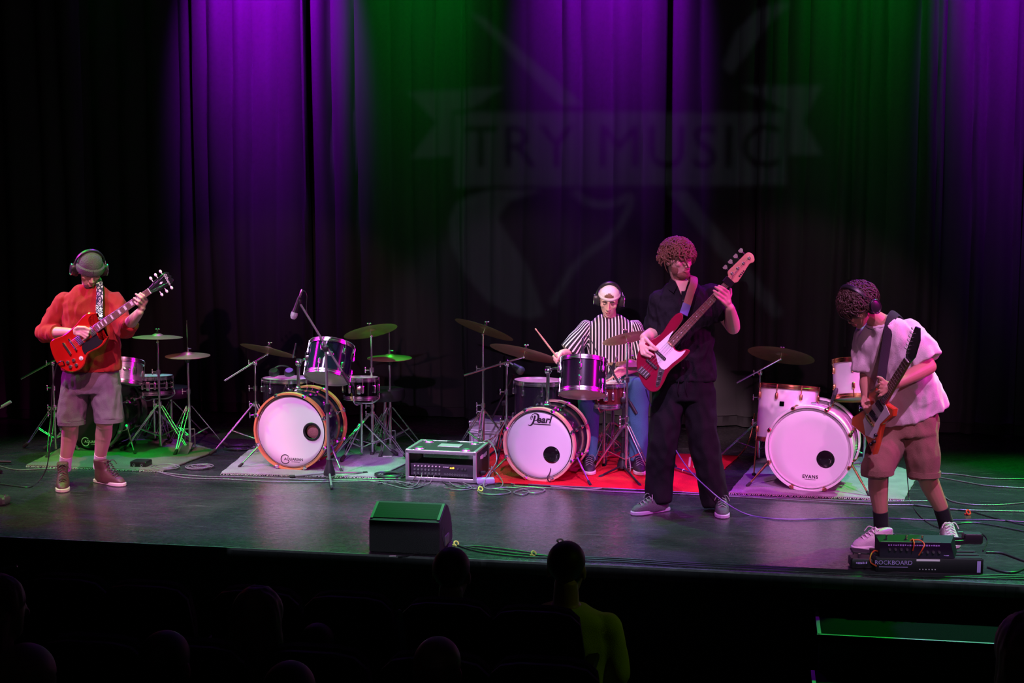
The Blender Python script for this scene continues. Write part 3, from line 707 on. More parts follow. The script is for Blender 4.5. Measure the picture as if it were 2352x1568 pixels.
# snare stands
def snare_stand(label, base, c, R):
    r = thing('snare_stand', label, 'drum stand', base, group='snare stands'); top = A(base[0], base[1], c[2]-.12)
    obj('tube', G().tube([base+A(0, 0, .03), top], .012, 10), CHROME, r); tripod(r, base, .26, .25, .2)
    for k in range(3):
        a = k*2*math.pi/3+.4; d = A(math.cos(a), math.sin(a), 0); e = A(c[0], c[1], c[2]-.088)+d*(R+.012)
        bg = G().tube(smooth_path([top, top+(e-top)*.6-A(0, 0, .02), e, e+A(0, 0, .045)], 4), .006, 8); obj('basket_arm', bg, CHROME, r)
for (lab, px, py, base, dd, R) in (('chrome snare stand beside the silver sparkle tom', 352, 883, bA, .42, .155), ('chrome snare stand beside the orange-hooped bass drum', 829, 891, bB, .52, .130), ('chrome snare stand below the dark red snare', 1388, 905, bC, .50, .165)):
    c = onp(px, py, base, dd); snare_stand(lab, A(c[0], c[1], .012), c, R)

# cymbals with their stands:  (kit, centre px, theta, phi, diameter, base px, mast top px or None, boom tail px)
def crash(lab_c, lab_s, cpx, theta, phi, dia, bpx, mtop=None, tail=None, apex=.34, spread=.30, rot=.3, dd=0.0):
    base = flo(*bpx); n = tilt_axis(theta, phi); c = onp(*cpx, base, dd); cymbal(lab_c, c, theta, phi, dia)
    hold = c-n*.05
    if mtop is None:
        base = A(hold[0], hold[1], 0); cymbal_stand(lab_s, base, hold-A(0, 0, .01), apex, spread, rot, None, (c, n))
    else:
        top = onp(*mtop, base); top[:2] = base[:2]; cymbal_stand(lab_s, base, top, apex, spread, rot, (onp(*tail, base), hold), (c, n))
crash('level crash cymbal behind the headstock of the red guitar', 'straight chrome cymbal stand beside the chrome banded snare', (362, 768), 1, 5, .40, (366, 1030), apex=.36, rot=-.35, spread=.29)
crash('crash cymbal mostly hidden behind the red guitar body', 'boom stand rising behind the guitarist at the left wing', (178, 786), 4, -8, .44, (128, 1036), (131, 834), (48, 870), rot=2.9, apex=.36)
crash('crash cymbal sloping right over the orange-hooped kit', 'boom stand left of the orange-hooped bass drum', (617, 799), 12, -9, .45, (590, 1040), (583, 833), (516, 874), rot=3.6, apex=.40, spread=.34)
crash('crash cymbal sloping left beside the vocal microphone stand', 'straight chrome cymbal stand right of the orange-hooped kit', (850, 755), -12.5, -11, .43, (861, 1046), apex=.34, rot=-.4, spread=.33)
crash('high dark crash cymbal above the silver flight case', 'tall straight cymbal stand beside the rack case', (1114, 751), 19.5, -8, .49, (1112, 1046), apex=.36, rot=.55, spread=.27)
crash('large ride cymbal over the floor tom of the drummer', 'boom stand with long counterweight arm left of the scripted bass drum', (1206, 805), 13.5, -9, .55, (1164, 1062), (1155, 836), (1066, 862), rot=-2.2, apex=.33)
crash('crash cymbal in front of the drummer striped shirt', 'chrome cymbal stand between the drummer and the bassist', (1438, 770), -11, -13, .37, (1452, 1085), apex=.36, rot=-.7, spread=.26)
crash('crash cymbal beside the bassist over the white floor tom', 'boom stand in front of the white floor tom', (1795, 810), 11.5, -12, .52, (1742, 1056), (1741, 856), (1692, 879), rot=3.4, apex=.30, spread=.32)
for lab, lab2, cpx, tpx, bpx, dia in (('hi-hat cymbal behind the chrome stands at the guitarist side', 'chrome hi-hat stand near the curtain behind the coiled cable', (435, 816), (433, 735), (437, 1032), .36), ('hi-hat cymbal tinted purple at the orange-hooped kit', 'chrome hi-hat stand right of the orange-hooped kit', (892, 821), (890, 758), (897, 1036), .36), ('hi-hat cymbal partly hidden behind the maroon bass', 'chrome hi-hat stand beside the bassist leg', (1447, 833), (1447, 796), (1476, 1064), .36)):
    base = flo(*bpx); c = onp(*cpx, base)
    if 'maroon' in lab: base = A(c[0], c[1], 0)
    c[:2] = base[:2]; t = onp(*tpx, base); t[:2] = base[:2]; hihats(lab, c, dia); hihat_stand(lab2, base, c, t)

# thrones
def throne(label, px, py, base, dd, R=.165, z=None):
    c = onp(px, py, base, dd); r = thing('drum_throne', label, 'stool', A(c[0], c[1], 0), group='drum thrones'); b = A(c[0], c[1], 0)
    obj('seat', G().lathe([(0, -.03), (R*.95, -.03), (R, -.01), (R, .035), (R*.93, .055), (R*.5, .062), (0, .06)], 32, mat4(np.eye(3), c)), mat('black_vinyl', (.02, .02, .022), .45), r)
    obj('tube', G().tube([b+A(0, 0, .06), c-A(0, 0, .03)], .014, 10), CHROME, r); tripod(r, b, .30, .26, .4)
    return c
throne('black drum stool behind the chrome banded snare', 392, 903, bA, .75); throne('black drum stool behind the small chrome snare', 884, 908, bB, .85); SEATC = throne('black drum stool under the seated drummer', 1408, 915, bC, .82, .17)

# ------------------------------------------------------------------ people
def skin_mat(name, col):
    m = mat(name, col, .5, var=.10, vscale=9, bump=.08, bscale=120); b = m.node_tree.nodes['Principled BSDF']
    b.inputs['Subsurface Weight'].default_value = .12; b.inputs['Subsurface Radius'].default_value = (.02, .008, .004); return m
SKIN = skin_mat('fair_skin', (.62, .40, .31)); SKIN2 = skin_mat('tan_skin', (.42, .22, .15)); LIPS = mat('lips', (.46, .17, .15), .45); EYEW = mat('eye_white', (.75, .73, .70), .25); EYED = mat('dark_iris', (.03, .02, .015), .2); BROW = mat('dark_brows', (.035, .02, .014), .8)
HAIRBR = mat('brown_hair', (.17, .088, .048), .5, var=.5, vscale=40); HAIRDK = mat('dark_brown_hair', (.040, .022, .015), .5, var=.5, vscale=40)
def face_dir(yaw, pitch):
    a, b = math.radians(yaw), math.radians(pitch); return nrm(math.cos(b)*(-FH*math.cos(a)+RT*math.sin(a))-A(0, 0, 1)*math.sin(b))
class Person:
    def __init__(s, label, basepx, voxel=.0046, group='musicians on the stage', z=0.0):
        s.base = flo(*basepx) if len(basepx) == 2 else np.asarray(basepx, float)
        s.root = thing('person', label, 'person', s.base, group=group); s.skin = G(); s.voxel = voxel; s.head = None
    def J(s, x, y, dd=0.0): return onp(x, y, s.base, dd)
    def limb(s, g, pts, radii, k=6, seg=16, flat=None):
        P = smooth_path(pts, k); g.tube(P, radii, seg, flat=flat)
        g.ball(P[0], radii[0]*.995); g.ball(P[-1], radii[-1]*.995)
    def arm(s, sh, el, wr, k=1.0):
        s.skin.capsule(sh, el, .052*k, .043*k, 16)
        m = el+(wr-el)*.3; s.limb(s.skin, [el, m, el+(wr-el)*.7, wr], [.043*k, .046*k, .037*k, .028*k])
    def leg(s, hip, kn, an, k=1.0, calf=None):
        s.skin.capsule(hip, kn, .085*k, .060*k, 16); bk = calf if calf is not None else FH
        m = kn+(an-kn)*.28+bk*.018; s.limb(s.skin, [kn, m, kn+(an-kn)*.65+bk*.006, an], [.056*k, .060*k, .047*k, .036*k])
    def hand(s, wr, kn, mids, tips, thumb, r=.0088):
        """kn: index and little-finger knuckles; mids/tips: four finger joints and ends; thumb: base, joint, tip"""
        g = s.skin
        for i in range(4):
            k = kn[0]+(kn[1]-kn[0])*i/3
            g.capsule(wr, k, .019, .0125, 10)
            rr = r*(1, 1.05, 1, .88)[i]
            g.capsule(k, mids[i], rr*1.22, rr*1.08, 10); 
            md = mids[i]+(tips[i]-mids[i])*.5
            g.capsule(mids[i], md, rr*1.06, rr, 10); g.capsule(md, tips[i], rr, rr*.86, 10)
        g.ball((wr+(kn[0]+kn[1])/2)/2, .022)
        g.capsule(wr+(thumb[0]-wr)*.25, thumb[0], .017, .0145, 10); g.capsule(thumb[0], thumb[1], .0135, .0115, 10); g.capsule(thumb[1], thumb[2], .0115, .0095, 10)
    def make_head(s, c, yaw, pitch, roll=0, neck=None, k=1.0, jaw=1.0):
        y = face_dir(yaw, pitch); upv = A(0, 0, 1)-y*y[2]
        if np.linalg.norm(upv) < .2: upv = -FH
        u = nrm(upv); x = np.cross(y, u); rr = math.radians(roll)
        u2 = u*math.cos(rr)+x*math.sin(rr); x2 = np.cross(y, u2)
        R = np.stack([x2, y, u2], 1); s.head = (c, R, k); M = mat4(R*k, c); g = s.skin; s.HM = M
        g.ball((0, -.012, .040), (.074, .096, .080), M=M, seg=24, rings=16)
        rings = []
        for z, hw, yb, yf in ((.045, .070, -.05, .086), (.015, .069, -.04, .088), (-.02, .066, -.03, .088), (-.05, .060*jaw, -.022, .087), (-.075, .051*jaw, -.01, .085), (-.095, .038*jaw, .010, .083), (-.108, .022, .030, .074)):
            rings.append((A(0, (yb+yf)/2, z), A(hw, 0, 0), A(0, (yf-yb)/2, 0)))
        g.loft(rings, 24, 2.2, M)
        g.ball((0, .072, -.098), (.022, .016, .014), M=M)
        for sx in (-1, 1):
            g.ball((sx*.030, .076, .030), (.026, .014, .010), M=M); g.ball((sx*.044, .058, -.014), (.022, .024, .022), M=M)
            g.ball((sx*.074, -.010, -.002), (.010, .020, .032), R=rotz(sx*.3), M=M); g.ball((sx*.012, .098, -.030), (.010, .012, .008), M=M)
        g.capsule((0, .086, .026), (0, .106, -.024), .009, .0125, 10, M=M); g.ball((0, .108, -.027), (.0135, .012, .0105), M=M)
        g.ball((0, .086, -.056), (.026, .011, .012), M=M)
        if neck is not None:
            nb = neck; top = (M @ A(0, -.022, -.05, 1))[:3]; s.limb(g, [nb, nb+(top-nb)*.5, top], [.062, .051, .049])
    def finish_body(s, m):
        me, V = fuse(s.skin, s.voxel, 3, .5)
        if s.head is not None:                      # eye sockets, mouth crease, philtrum
            Mi = np.linalg.inv(s.HM); H = V @ Mi[:3, :3].T+Mi[:3, 3]; D = np.zeros_like(H)
            def dent(c, sg, amt):
                nonlocal D
                q = ((H-A(*c))/A(*sg))**2; w_ = np.exp(-q.sum(1)); D += np.outer(w_, A(0, amt, 0))
            for sx in (-1, 1): dent((sx*.031, .085, .012), (.016, .03, .010), -.013); dent((sx*.052, .07, -.045), (.018, .03, .022), -.005)
            dent((0, .092, -.0655), (.024, .03, .0035), -.006); dent((0, .09, -.083), (.02, .03, .006), -.004)
            V = V+D @ s.HM[:3, :3].T
        s.body = put_fused('body', me, V, m, s.root); return s.body
    def hp(s, x, y, z): return (s.HM @ A(x, y, z, 1))[:3]
    def face(s, closed=True, lipm=None, browm=None, thick=1.0, ey=.012):
        M = s.HM; b = s.body; lipm = lipm or LIPS
        g = G(); g.ball((0, .094, -.0605), (.022, .007, .0042), M=M); g.ball((0, .0935, -.0705), (.018, .0075, .005), M=M); obj('lips', g, lipm, b)
        for sx in (-1, 1):
            bw = G().tube(smooth_path([M[:3, :3] @ A(sx*q[0], q[1], q[2])+M[:3, 3] for q in ((.013, .0925, .029), (.030, .0915, .0345), (.050, .079, .029))], 5), [.0035*thick, .0045*thick, .002], 6); obj('eyebrow', bw, browm or BROW, b)
            e = obj('eye', G().ball((sx*.031, .0735, ey), (.0135, .0105, .0095), M=M), EYEW if not closed else (SKIN if lipm is LIPS else SKIN2), b)
            if closed:
                lash = G().tube(smooth_path([M[:3, :3] @ A(sx*q[0], q[1], q[2])+M[:3, 3] for q in ((.019, .0805, .008), (.031, .0855, .004), (.044, .0775, .007))], 5), .0016, 5); obj('lashes', lash, BROW, e)
            else:
                obj('iris', G().ball((sx*.031+.004, .0815, ey-.001), (.0058, .0036, .0058), M=M), EYED, e)
                lid = G().tube(smooth_path([M[:3, :3] @ A(sx*q[0], q[1], q[2])+M[:3, 3] for q in ((.017, .080, .014), (.031, .0865, .019), (.046, .0765, .014))], 5), .0024, 5); obj('lashes', lid, BROW, e)
    # --- clothes: welded tubes a little larger than the body
    def torso(s, g, rings, R3, pw=2.4):
        """rings: (centre, half width, half depth); R3 columns right/forward or list per ring"""
        g.loft([(c, (R3[i] if isinstance(R3, list) else R3)[:, 0]*hw, (R3[i] if isinstance(R3, list) else R3)[:, 1]*hd) for i, (c, hw, hd) in enumerate(rings)], 32, pw)
    def garment(s, name, g, m, voxel=.009, amp=.006, scale=9, seed=1, it=5, stretch=(1, 1, .55), attr=None):
        me, V = fuse(g, voxel, it, .5); V = wrinkle(V, me, amp, scale, seed, stretch)
        if attr is not None:
            vals = attr(V); a = me.attributes.new('stripe', 'FLOAT', 'POINT'); a.data.foreach_set('value', np.ascontiguousarray(vals, dtype=np.float32))
        return put_fused(name, me, V, m, s.root)
def cloth(name, col, rough=.85, weave=.35, var=.15, bscale=260, sheen=.05):
    return mat(name, col, rough, bump=weave, bscale=bscale, var=var, vscale=5, spec=.12, sheen=sheen)
def shoe(P, heel, toe, upperm, solem, lacem, high=False, L=.295, name='shoe', lift=0.0):
    """shoe pointing from heel to toe along the floor"""
    d = toe-heel; d[2] = 0; x = nrm(d); R = np.stack([x, np.cross(A(0, 0, 1), x), A(0, 0, 1)], 1); M = mat4(R, A(heel[0], heel[1], lift))
    k = L/.295; out = []
    for t, wd in ((0, .026), (.02, .034), (.08, .036), (.14, .036), (.20, .046), (.25, .044), (.28, .030), (.295, .010)): out.append((t*k, wd*k))
    ol = [(t, -w_) for t, w_ in out]+[(t, w_) for t, w_ in reversed(out)]
    up = G(); H = .105 if not high else .175
    rings = []
    for z, x0, x1, wd in ((.012, -.002, .292, .046), (.035, -.003, .291, .047), (.055, -.004, .270, .045), (.072, -.004, .215, .040), (.09, -.003, .165, .036), (.105, -.002, .135, .034)):
        rings.append((A((x0+x1)/2*k, 0, z), A((x1-x0)/2*k, 0, 0), A(0, wd*k, 0)))
    if high:
        for z, x0, x1, wd in ((.13, -.004, .125, .038), (.155, -.006, .120, .040), (.172, -.006, .118, .041)): rings.append((A((x0+x1)/2*k, 0, z), A((x1-x0)/2*k, 0, 0), A(0, wd*k, 0)))
    up.loft(rings, 26, 2.6, M)
    me, V = fuse(up, .006, 3); sh = put_fused(name, me, V, upperm, P.root)
    obj('sole', G().prism(np.array(ol)*[1.02, 1.08]-[.004, 0], 0, .028, M, bev=.006), solem, sh)
    lg = G(); n = 7 if high else 5
    for i in range(n):
        t = i/(n-1); xx = (.225-.10*t if not high or t < .5 else .175-.10*(t-.5))*k; zz = .068+.045*t if not high else .068+.095*t
        for s_ in (-1, 1): lg.tube([M[:3, :3] @ A(xx+.006*s_, -.026, zz-.006)+M[:3, 3], M[:3, :3] @ A(xx+.002, 0, zz+.010)+M[:3, 3], M[:3, :3] @ A(xx-.006*s_, .026, zz-.006)+M[:3, 3]], .0032, 5)
    for s_ in (-1, 1): lg.tube(smooth_path([M[:3, :3] @ q+M[:3, 3] for q in (A(.135*k, 0, zz+.004), A(.15*k, .03*s_, zz+.012), A(.165*k, .05*s_, zz-.02))], 4), .003, 5)
    obj('laces', lg, lacem, sh)
    return sh
def sock(P, an, up, m, r=.041): return obj('sock', G().tube([an, an+(up-an)*.5, up], [r*1.02, r, r*1.04], 18), m, P.root)
def headphones(P, label, m=BLACKPLASTIC, off=.088, padm=RUBBER, back=-.01, tiltb=0.0, cap=.012):
    """closed headphones on a head: band over the crown, two cups"""
    M = P.HM; top = .125+cap; r = thing('headphones', label, 'headphones', P.hp(0, back, 0), group='headphones worn by musicians')
    T = lambda x, y, z: P.hp(x, y+math.sin(tiltb)*(z if z > 0 else z*.2), z)
    arc = [T(off*1.0*math.cos(a), back, .035+(top-.035)*math.sin(a)) for a in np.linspace(.02, math.pi-.02, 25)]
    R = P.head[1]
    hb = G(); hb.tube(arc, .0065, 8, flat=2.2, hint=R[:, 1]); obj('headband', hb, m, r)
    pad = [T(off*.93*math.cos(a), back, .032+(top-.042)*math.sin(a)) for a in np.linspace(.7, math.pi-.7, 15)]
    pg = G(); pg.tube(pad, .009, 8, flat=1.8, hint=R[:, 1]); obj('headband_pad', pg, padm, r)
    for sx in (-1, 1):
        FB = np.stack([R[:, 1], R[:, 2], R[:, 0]*sx], 1); c = T(sx*(off-.004), back, -.004)
        cg = G().lathe([(0, .030), (.026, .030), (.036, .024), (.040, .010), (.040, .0), (0, 0)], 24, mat4(FB @ np.diag([.92, 1.15, 1]), c)); cup = obj('ear_cup', cg, m, r)
        obj('ear_cushion', G().lathe([(.018, 0), (.044, 0), (.046, -.010), (.042, -.020), (.026, -.020), (.018, -.010)], 24, mat4(FB @ np.diag([.92, 1.15, 1]), c), close=True), padm, cup)
        yk = G(); yk.tube([c+FB[:, 2]*.012+R[:, 2]*.048, T(sx*off*.99, back, .075)], .005, 6); yk.ring(.037, .0035, 24, 6, mat4(FB @ np.diag([.95, 1.18, 1]), c+FB[:, 2]*.026)); obj('yoke', yk, CHROME, cup)
    return r
def curls(P, m, n, seed, zone, length=.05, r=.008, lift=.012, parent=None, curl=1.0, base=(.079, .101, .086)):
    """mop of curly locks: a close cap of hair plus many short curling strands"""
    rnd = random.Random(seed); g = G(); M = P.HM; C0 = A(0, -.012, .042)
    for i in range(n):
        for _ in range(40):
            v = nrm(A(rnd.gauss(0, 1), rnd.gauss(0, 1), rnd.gauss(0, 1)))
            if zone(v): break
        p = C0+v*A(*base); t1 = nrm(np.cross(v, A(rnd.gauss(0, 1), rnd.gauss(0, 1), rnd.gauss(0, 1)))); t2 = np.cross(v, t1)
        L = length*rnd.uniform(.6, 1.3); a0 = rnd.uniform(0, 6.28); pts = []
        for k in range(7):
            q = k/6; a = a0+q*4.2*curl
            pts.append(p+v*(lift*(.2+1.6*math.sin(q*2.6)))+(t1*math.cos(a)+t2*math.sin(a))*L*.28+t1*L*.55*q-A(0, 0, L*.5*q*q))
        g.tube([M[:3, :3] @ q+M[:3, 3] for q in pts], [r*.5, r, r*1.05, r*.8, r*.3], 6)
    o = obj('hair', g, m, P.root, ang=0); o['kind'] = 'stuff'
    return o
def skull_cap(P, m, zone_z=-.01, front=.03, k=1.07, name='hair_base', parent=None):
    """close cap over the crown, cut off along a hairline"""
    g = G(); g.ball((0, -.012, .042), A(.074, .096, .080)*k, seg=32, rings=24); V = g.verts(); keep = []
    for f in g.f:
        c = V[list(f)].mean(0); lim = front if c[1] > .04 else (zone_z+(front-zone_z)*max(0, (c[1]+.02)/.06) if c[1] > -.02 else zone_z-.02)
        if c[2] > lim: keep.append(f)
    q = G(); q.add(V, keep, P.HM); o = obj(name, q, m, parent or P.root)
    return o

# ---------- guitarist in the red sweater (left)
P = Person('standing guitarist in rust-red sweater, grey knit beanie and denim shorts playing a red guitar', (190, 1114)); J = P.J; P1 = P
sh1, el1, wr1 = J(149, 695), J(104, 764, .02), J(164, 763, -.22); sh2, el2, wr2 = J(262, 694), J(287, 756, -.06), J(321, 716, -.24)
P.arm(sh1, el1, wr1); P.arm(sh2, el2, wr2)
P.hand(wr1, (J(188, 752, -.265), J(185, 768, -.275)), [J(201, 757, -.285), J(203, 764, -.29), J(201, 771, -.29), J(197, 776, -.285)], [J(196, 768, -.265), J(198, 774, -.265), J(195, 779, -.265), J(191, 781, -.262)], (J(180, 752, -.265), J(195, 752, -.285), J(206, 757, -.285)))
P.hand(wr2, (J(337, 690, -.245), J(323, 703, -.262)), [J(331, 679, -.285), J(324, 684, -.295), J(319, 692, -.298), J(315, 699, -.295)], [J(322, 673, -.285), J(312, 675, -.288), J(308, 684, -.288), J(309, 693, -.287)], (J(330, 708, -.24), J(331, 694, -.215), J(325, 683, -.205)))
hp1, hp2 = J(180, 880), J(238, 880); kn1, kn2 = J(162, 975, -.05), J(240, 972, -.04); an1, an2 = flo(150, 1108), flo(229, 1103); an1[2] = .12; an2[2] = .12
P.leg(hp1, kn1, an1); P.leg(hp2, kn2, an2); RF = np.stack([RT, FH, A(0, 0, 1)], 1)
P.torso(P.skin, [(J(209, 895), .13, .09), (J(208, 830), .14, .095), (J(208, 760), .13, .09), (J(207, 700), .15, .10), (J(207, 668), .09, .07)], RF)
P.make_head(J(206, 622, -.05), 27, 30, -3, J(208, 672, 0), .97); P.finish_body(SKIN); P.face(True)
g = G(); P.torso(g, [(J(210, 848), .205, .130), (J(209, 826), .202, .128), (J(209, 800), .204, .130), (J(208, 745), .190, .128), (J(207, 712), .195, .128), (J(207, 692), .192, .118), (J(207, 681), .176, .106), (J(207, 671), .142, .094), (J(207, 662), .108, .084), (J(207, 655), .084, .075)], RF)
g.capsule(sh1, el1, .070, .066, 18); g.tube(smooth_path([el1, el1+(wr1-el1)*.42], 6), [.066, .056], 18); g.ball(el1, .068)
g.capsule(sh2, el2, .070, .064, 18); g.tube([el2, el2+(wr2-el2)*.36], [.064, .056], 18); g.ball(el2, .065)
SWEATER = cloth('rust_red_sweatshirt', (.40, .036, .036), .85)
sw = P.garment('sweater', g, SWEATER, .009, .015, 14, 2)
hb = G().loft([(J(210, 849), RT*.203, FH*.129), (J(210, 838), RT*.206, FH*.132), (J(210, 836), RT*.203, FH*.129)], 36); obj('waistband', hb, SWEATER, sw)
for a_, b_, f_ in ((el1, wr1, .42), (el2, wr2, .36)):
    q = a_+(b_-a_)*f_; obj('cuff', G().tube([q-(b_-a_)*.10, q+(b_-a_)*.03], .0565, 18), SWEATER, sw)
obj('collar', G().ring(.078, .012, 30, 8, mat4(RF @ np.diag([1.0, .9, .9]), J(207, 657))), SWEATER, sw)
g = G(); P.torso(g, [(J(209, 846), .190, .122), (J(209, 870), .203, .130), (J(209, 900), .200, .128)], RF)
for h_, k_, hem in ((J(176, 890), J(163, 962, -.04), J(165, 974, -.05)), (J(243, 890), J(249, 958, -.03), J(250, 969, -.04))):
    g.tube([h_, (h_+k_)/2, k_, hem], [.108, .104, .097, .098], 22)
DENIM = cloth('washed_grey_denim', (.155, .135, .15), .9, .5); sho = P.garment('shorts', g, DENIM, .009, .010, 16, 5)
for hem in ((J(165, 972, -.05)), (J(250, 967, -.04))): obj('hem', G().tube([hem+A(0, 0, .022), hem+A(0, 0, -.004)], .0995, 26), DENIM, sho)
WS = cloth('white_sock', (.70, .68, .70)); LEATH = mat('brown_boot_leather', (.085, .036, .032), .5, bump=.15, bscale=60, var=.3); SOLEW = mat('pale_rubber_sole', (.62, .55, .50), .6); LACED = mat('dark_lace', (.05, .03, .03), .7)
for an, k_ in ((an1, kn1), (an2, kn2)): sock(P, A(an[0], an[1], .10), an+(k_-an)*.26, WS, .043)
shoe(P, flo(146, 1112), flo(143, 1136), LEATH, SOLEW, LACED, True); shoe(P, flo(222, 1106), flo(291, 1118), LEATH, SOLEW, LACED, True)
bn = G(); bn.ball((0, -.016, .056), A(.088, .110, .098), seg=28, rings=20); V = bn.verts(); keep = [f for f in bn.f if V[list(f)].mean(0)[2] > .012-.25*V[list(f)].mean(0)[1]*.0]
q = G(); q.add(V, keep, P.HM); be = obj('beanie', q, cloth('grey_knit_wool', (.13, .13, .145), .95, .9, .25, 180), P.root)
obj('beanie_cuff', G().tube(smooth_path([P.hp(.090*math.sin(a), -.016+.112*math.cos(a), .030+.010*math.cos(a)) for a in np.linspace(0, 2*math.pi, 33)], 1), .016, 8, flat=1.9, hint=P.head[1][:, 2]), MATS['grey_knit_wool'], be)
bd = G(); bd.ball((0, .062, -.088), (.044, .034, .030), M=P.HM); obj('beard', bd, mat('short_beard', (.10, .055, .04), .9, bump=.6, bscale=300), P.root)
headphones(P, 'black over-ear headphones on the guitarist grey beanie', off=.106, back=-.025, cap=.038)

# ---------- bassist in black
P = Person('tall standing bassist with curly brown hair in a black shirt and trousers', (1570, 1172)); J = P.J; P3 = P
sh1, el1, wr1 = J(1516, 690), J(1506, 764, .06), J(1479, 775, -.16); sh2, el2, wr2 = J(1632, 676), J(1684, 752, -.02), J(1676, 706, -.21)
P.arm(sh1, el1, wr1, 1.02); P.arm(sh2, el2, wr2, 1.06)
P.hand(wr1, (J(1480, 794, -.225), J(1470, 793, -.215)), [J(1492, 800, -.255), J(1487, 808, -.255), J(1480, 812, -.25), J(1474, 813, -.245)], [J(1506, 805, -.248), J(1500, 815, -.248), J(1494, 820, -.248), J(1487, 819, -.246)], (J(1487, 782, -.22), J(1498, 793, -.25), J(1510, 802, -.25)))
P.hand(wr2, (J(1672, 670, -.235), J(1659, 692, -.250)), [J(1662, 662, -.272), J(1655, 667, -.280), J(1650, 675, -.282), J(1649, 684, -.280)], [J(1651, 656, -.275), J(1643, 659, -.278), J(1639, 667, -.278), J(1640, 675, -.276)], (J(1672, 690, -.215), J(1678, 676, -.20), J(1678, 664, -.195)), .0092)
hp1, hp2 = J(1540, 890), J(1602, 890); kn1, kn2 = J(1520, 1020, -.06), J(1617, 1015, -.05); an1, an2 = flo(1530, 1166), flo(1652, 1172); an1[2] = .10; an2[2] = .10
P.leg(hp1, kn1, an1); P.leg(hp2, kn2, an2)
P.torso(P.skin, [(J(1572, 900), .14, .09), (J(1572, 830), .15, .095), (J(1570, 740), .14, .09), (J(1570, 690), .15, .10), (J(1568, 662), .07, .055)], RF)
P.make_head(J(1557, 598, -.03), 34, 4, 2, J(1566, 652, 0), 1.0); vq = J(1563, 652, 0); P.skin.add([vq+RT*a+A(0, 0, z)-FH*d for a, z, d in ((-.046, .030, .082), (.046, .030, .082), (0, -.080, .138), (-.046, .030, .03), (.046, .030, .03), (0, -.080, .06))], [(0, 1, 2), (5, 4, 3), (0, 3, 4, 1), (1, 4, 5, 2), (2, 5, 3, 0)]); P.finish_body(SKIN); P.face(True, thick=1.3)
BLACKSH = cloth('black_linen_shirt', (.010, .010, .013), .8, .45, sheen=0); BLACKPT = cloth('black_trousers', (.006, .0055, .008), .8, .3, sheen=0)
g = G(); P.torso(g, [(J(1574, 872), .205, .130), (J(1574, 850), .200, .128), (J(1573, 800), .190, .125), (J(1572, 740), .190, .125), (J(1571, 700), .200, .125), (J(1571, 690), .200, .116), (J(1571, 675), .178, .104), (J(1570, 664), .138, .094), (J(1568, 655), .104, .086), (J(1567, 649), .082, .076)], RF)
g.capsule(sh1, sh1+(el1-sh1)*.72, .070, .076, 18); g.tube([sh1+(el1-sh1)*.6, sh1+(el1-sh1)*.93], [.080, .079], 18)
g.capsule(sh2, sh2+(el2-sh2)*.45, .070, .076, 18); g.tube([sh2+(el2-sh2)*.3, sh2+(el2-sh2)*.66], [.080, .081], 18)
shirt = P.garment('shirt', g, BLACKSH, .009, .014, 19, 7)
for sx in (-1, 1):
    cg = G(); c0 = J(1566, 649, 0); cg.add([c0+RT*.075*sx-FH*.01+A(0, 0, .03), c0+RT*.030*sx-FH*.085+A(0, 0, .0), c0+RT*.062*sx-FH*.105-A(0, 0, .055), c0+RT*.095*sx-FH*.06-A(0, 0, .03),
                                           c0+RT*.083*sx-FH*.012+A(0, 0, .022), c0+RT*.034*sx-FH*.093-A(0, 0, .004), c0+RT*.066*sx-FH*.113-A(0, 0, .058), c0+RT*.102*sx-FH*.066-A(0, 0, .034)],
           [(0, 1, 2, 3), (7, 6, 5, 4), (0, 4, 5, 1), (1, 5, 6, 2), (2, 6, 7, 3), (3, 7, 4, 0)]); obj('collar', cg, BLACKSH, shirt)
nv = G(); nv.add([J(1556, 655, -.118), J(1576, 655, -.118), J(1566, 676, -.132)], [(0, 1, 2)])
pl = G().rbox(J(1569, 760, -.138), (.030, .006, .52), .002, R=RF); obj('button_placket', pl, BLACKSH, shirt)
for yb in (690, 725, 765, 805, 845): obj('button', G().lathe([(0, .002), (.005, .002), (.006, 0), (0, 0)], 10, mat4(np.stack([RT, A(0, 0, 1), -FH], 1), J(1569, yb, -.143))), DARKGREY, shirt)
g = G(); P.torso(g, [(J(1573, 862), .178, .118), (J(1573, 890), .190, .125), (J(1572, 915), .185, .122)], RF)
for pts in (([J(1540, 895), J(1524, 1000, -.04), J(1514, 1090, 0), J(1512, 1150, .0)]), ([J(1605, 895), J(1614, 1000, -.03), J(1632, 1090, -.02), J(1643, 1158, -.02)])):
    g.tube(smooth_path(pts, 5), [.108, .098, .088, .084], 22)
P.garment('trousers', g, BLACKPT, .009, .015, 11, 9)
dc = G(); [dc.tube(smooth_path([J(1560+q*16, 872, -.135), J(1556+q*18, 890, -.15), J(1558+q*20, 905, -.145)], 4), .004, 5) for q in (0, 1)]; obj('drawstring', dc, BLACKPT, P.root)
GREYSH = mat('grey_mesh_sneaker', (.035, .05, .05), .7, bump=.5, bscale=200, var=.3); SOLEG = mat('lilac_grey_sole', (.28, .24, .36), .6); LACEG = mat('grey_lace', (.14, .14, .16), .7)
shoe(P, flo(1533, 1171), flo(1461, 1182), GREYSH, SOLEG, LACEG); shoe(P, flo(1655, 1168), flo(1660, 1192), GREYSH, SOLEG, LACEG)
skull_cap(P, HAIRBR, -.02, .045, 1.09)
curls(P, HAIRBR, 900, 4, lambda v: v[2] > .25 or (v[1] < .25 and v[2] > -.25) or (v[1] > .3 and v[2] > .05 and abs(v[0]) < .75), .062, .0042, .017, base=(.082, .104, .090), curl=.75)
stb = G(); stb.ball((0, .060, -.086), (.050*.98, .037, .032), M=P.HM); stb.ball((0, .0885, -.050), (.024, .010, .0055), M=P.HM)
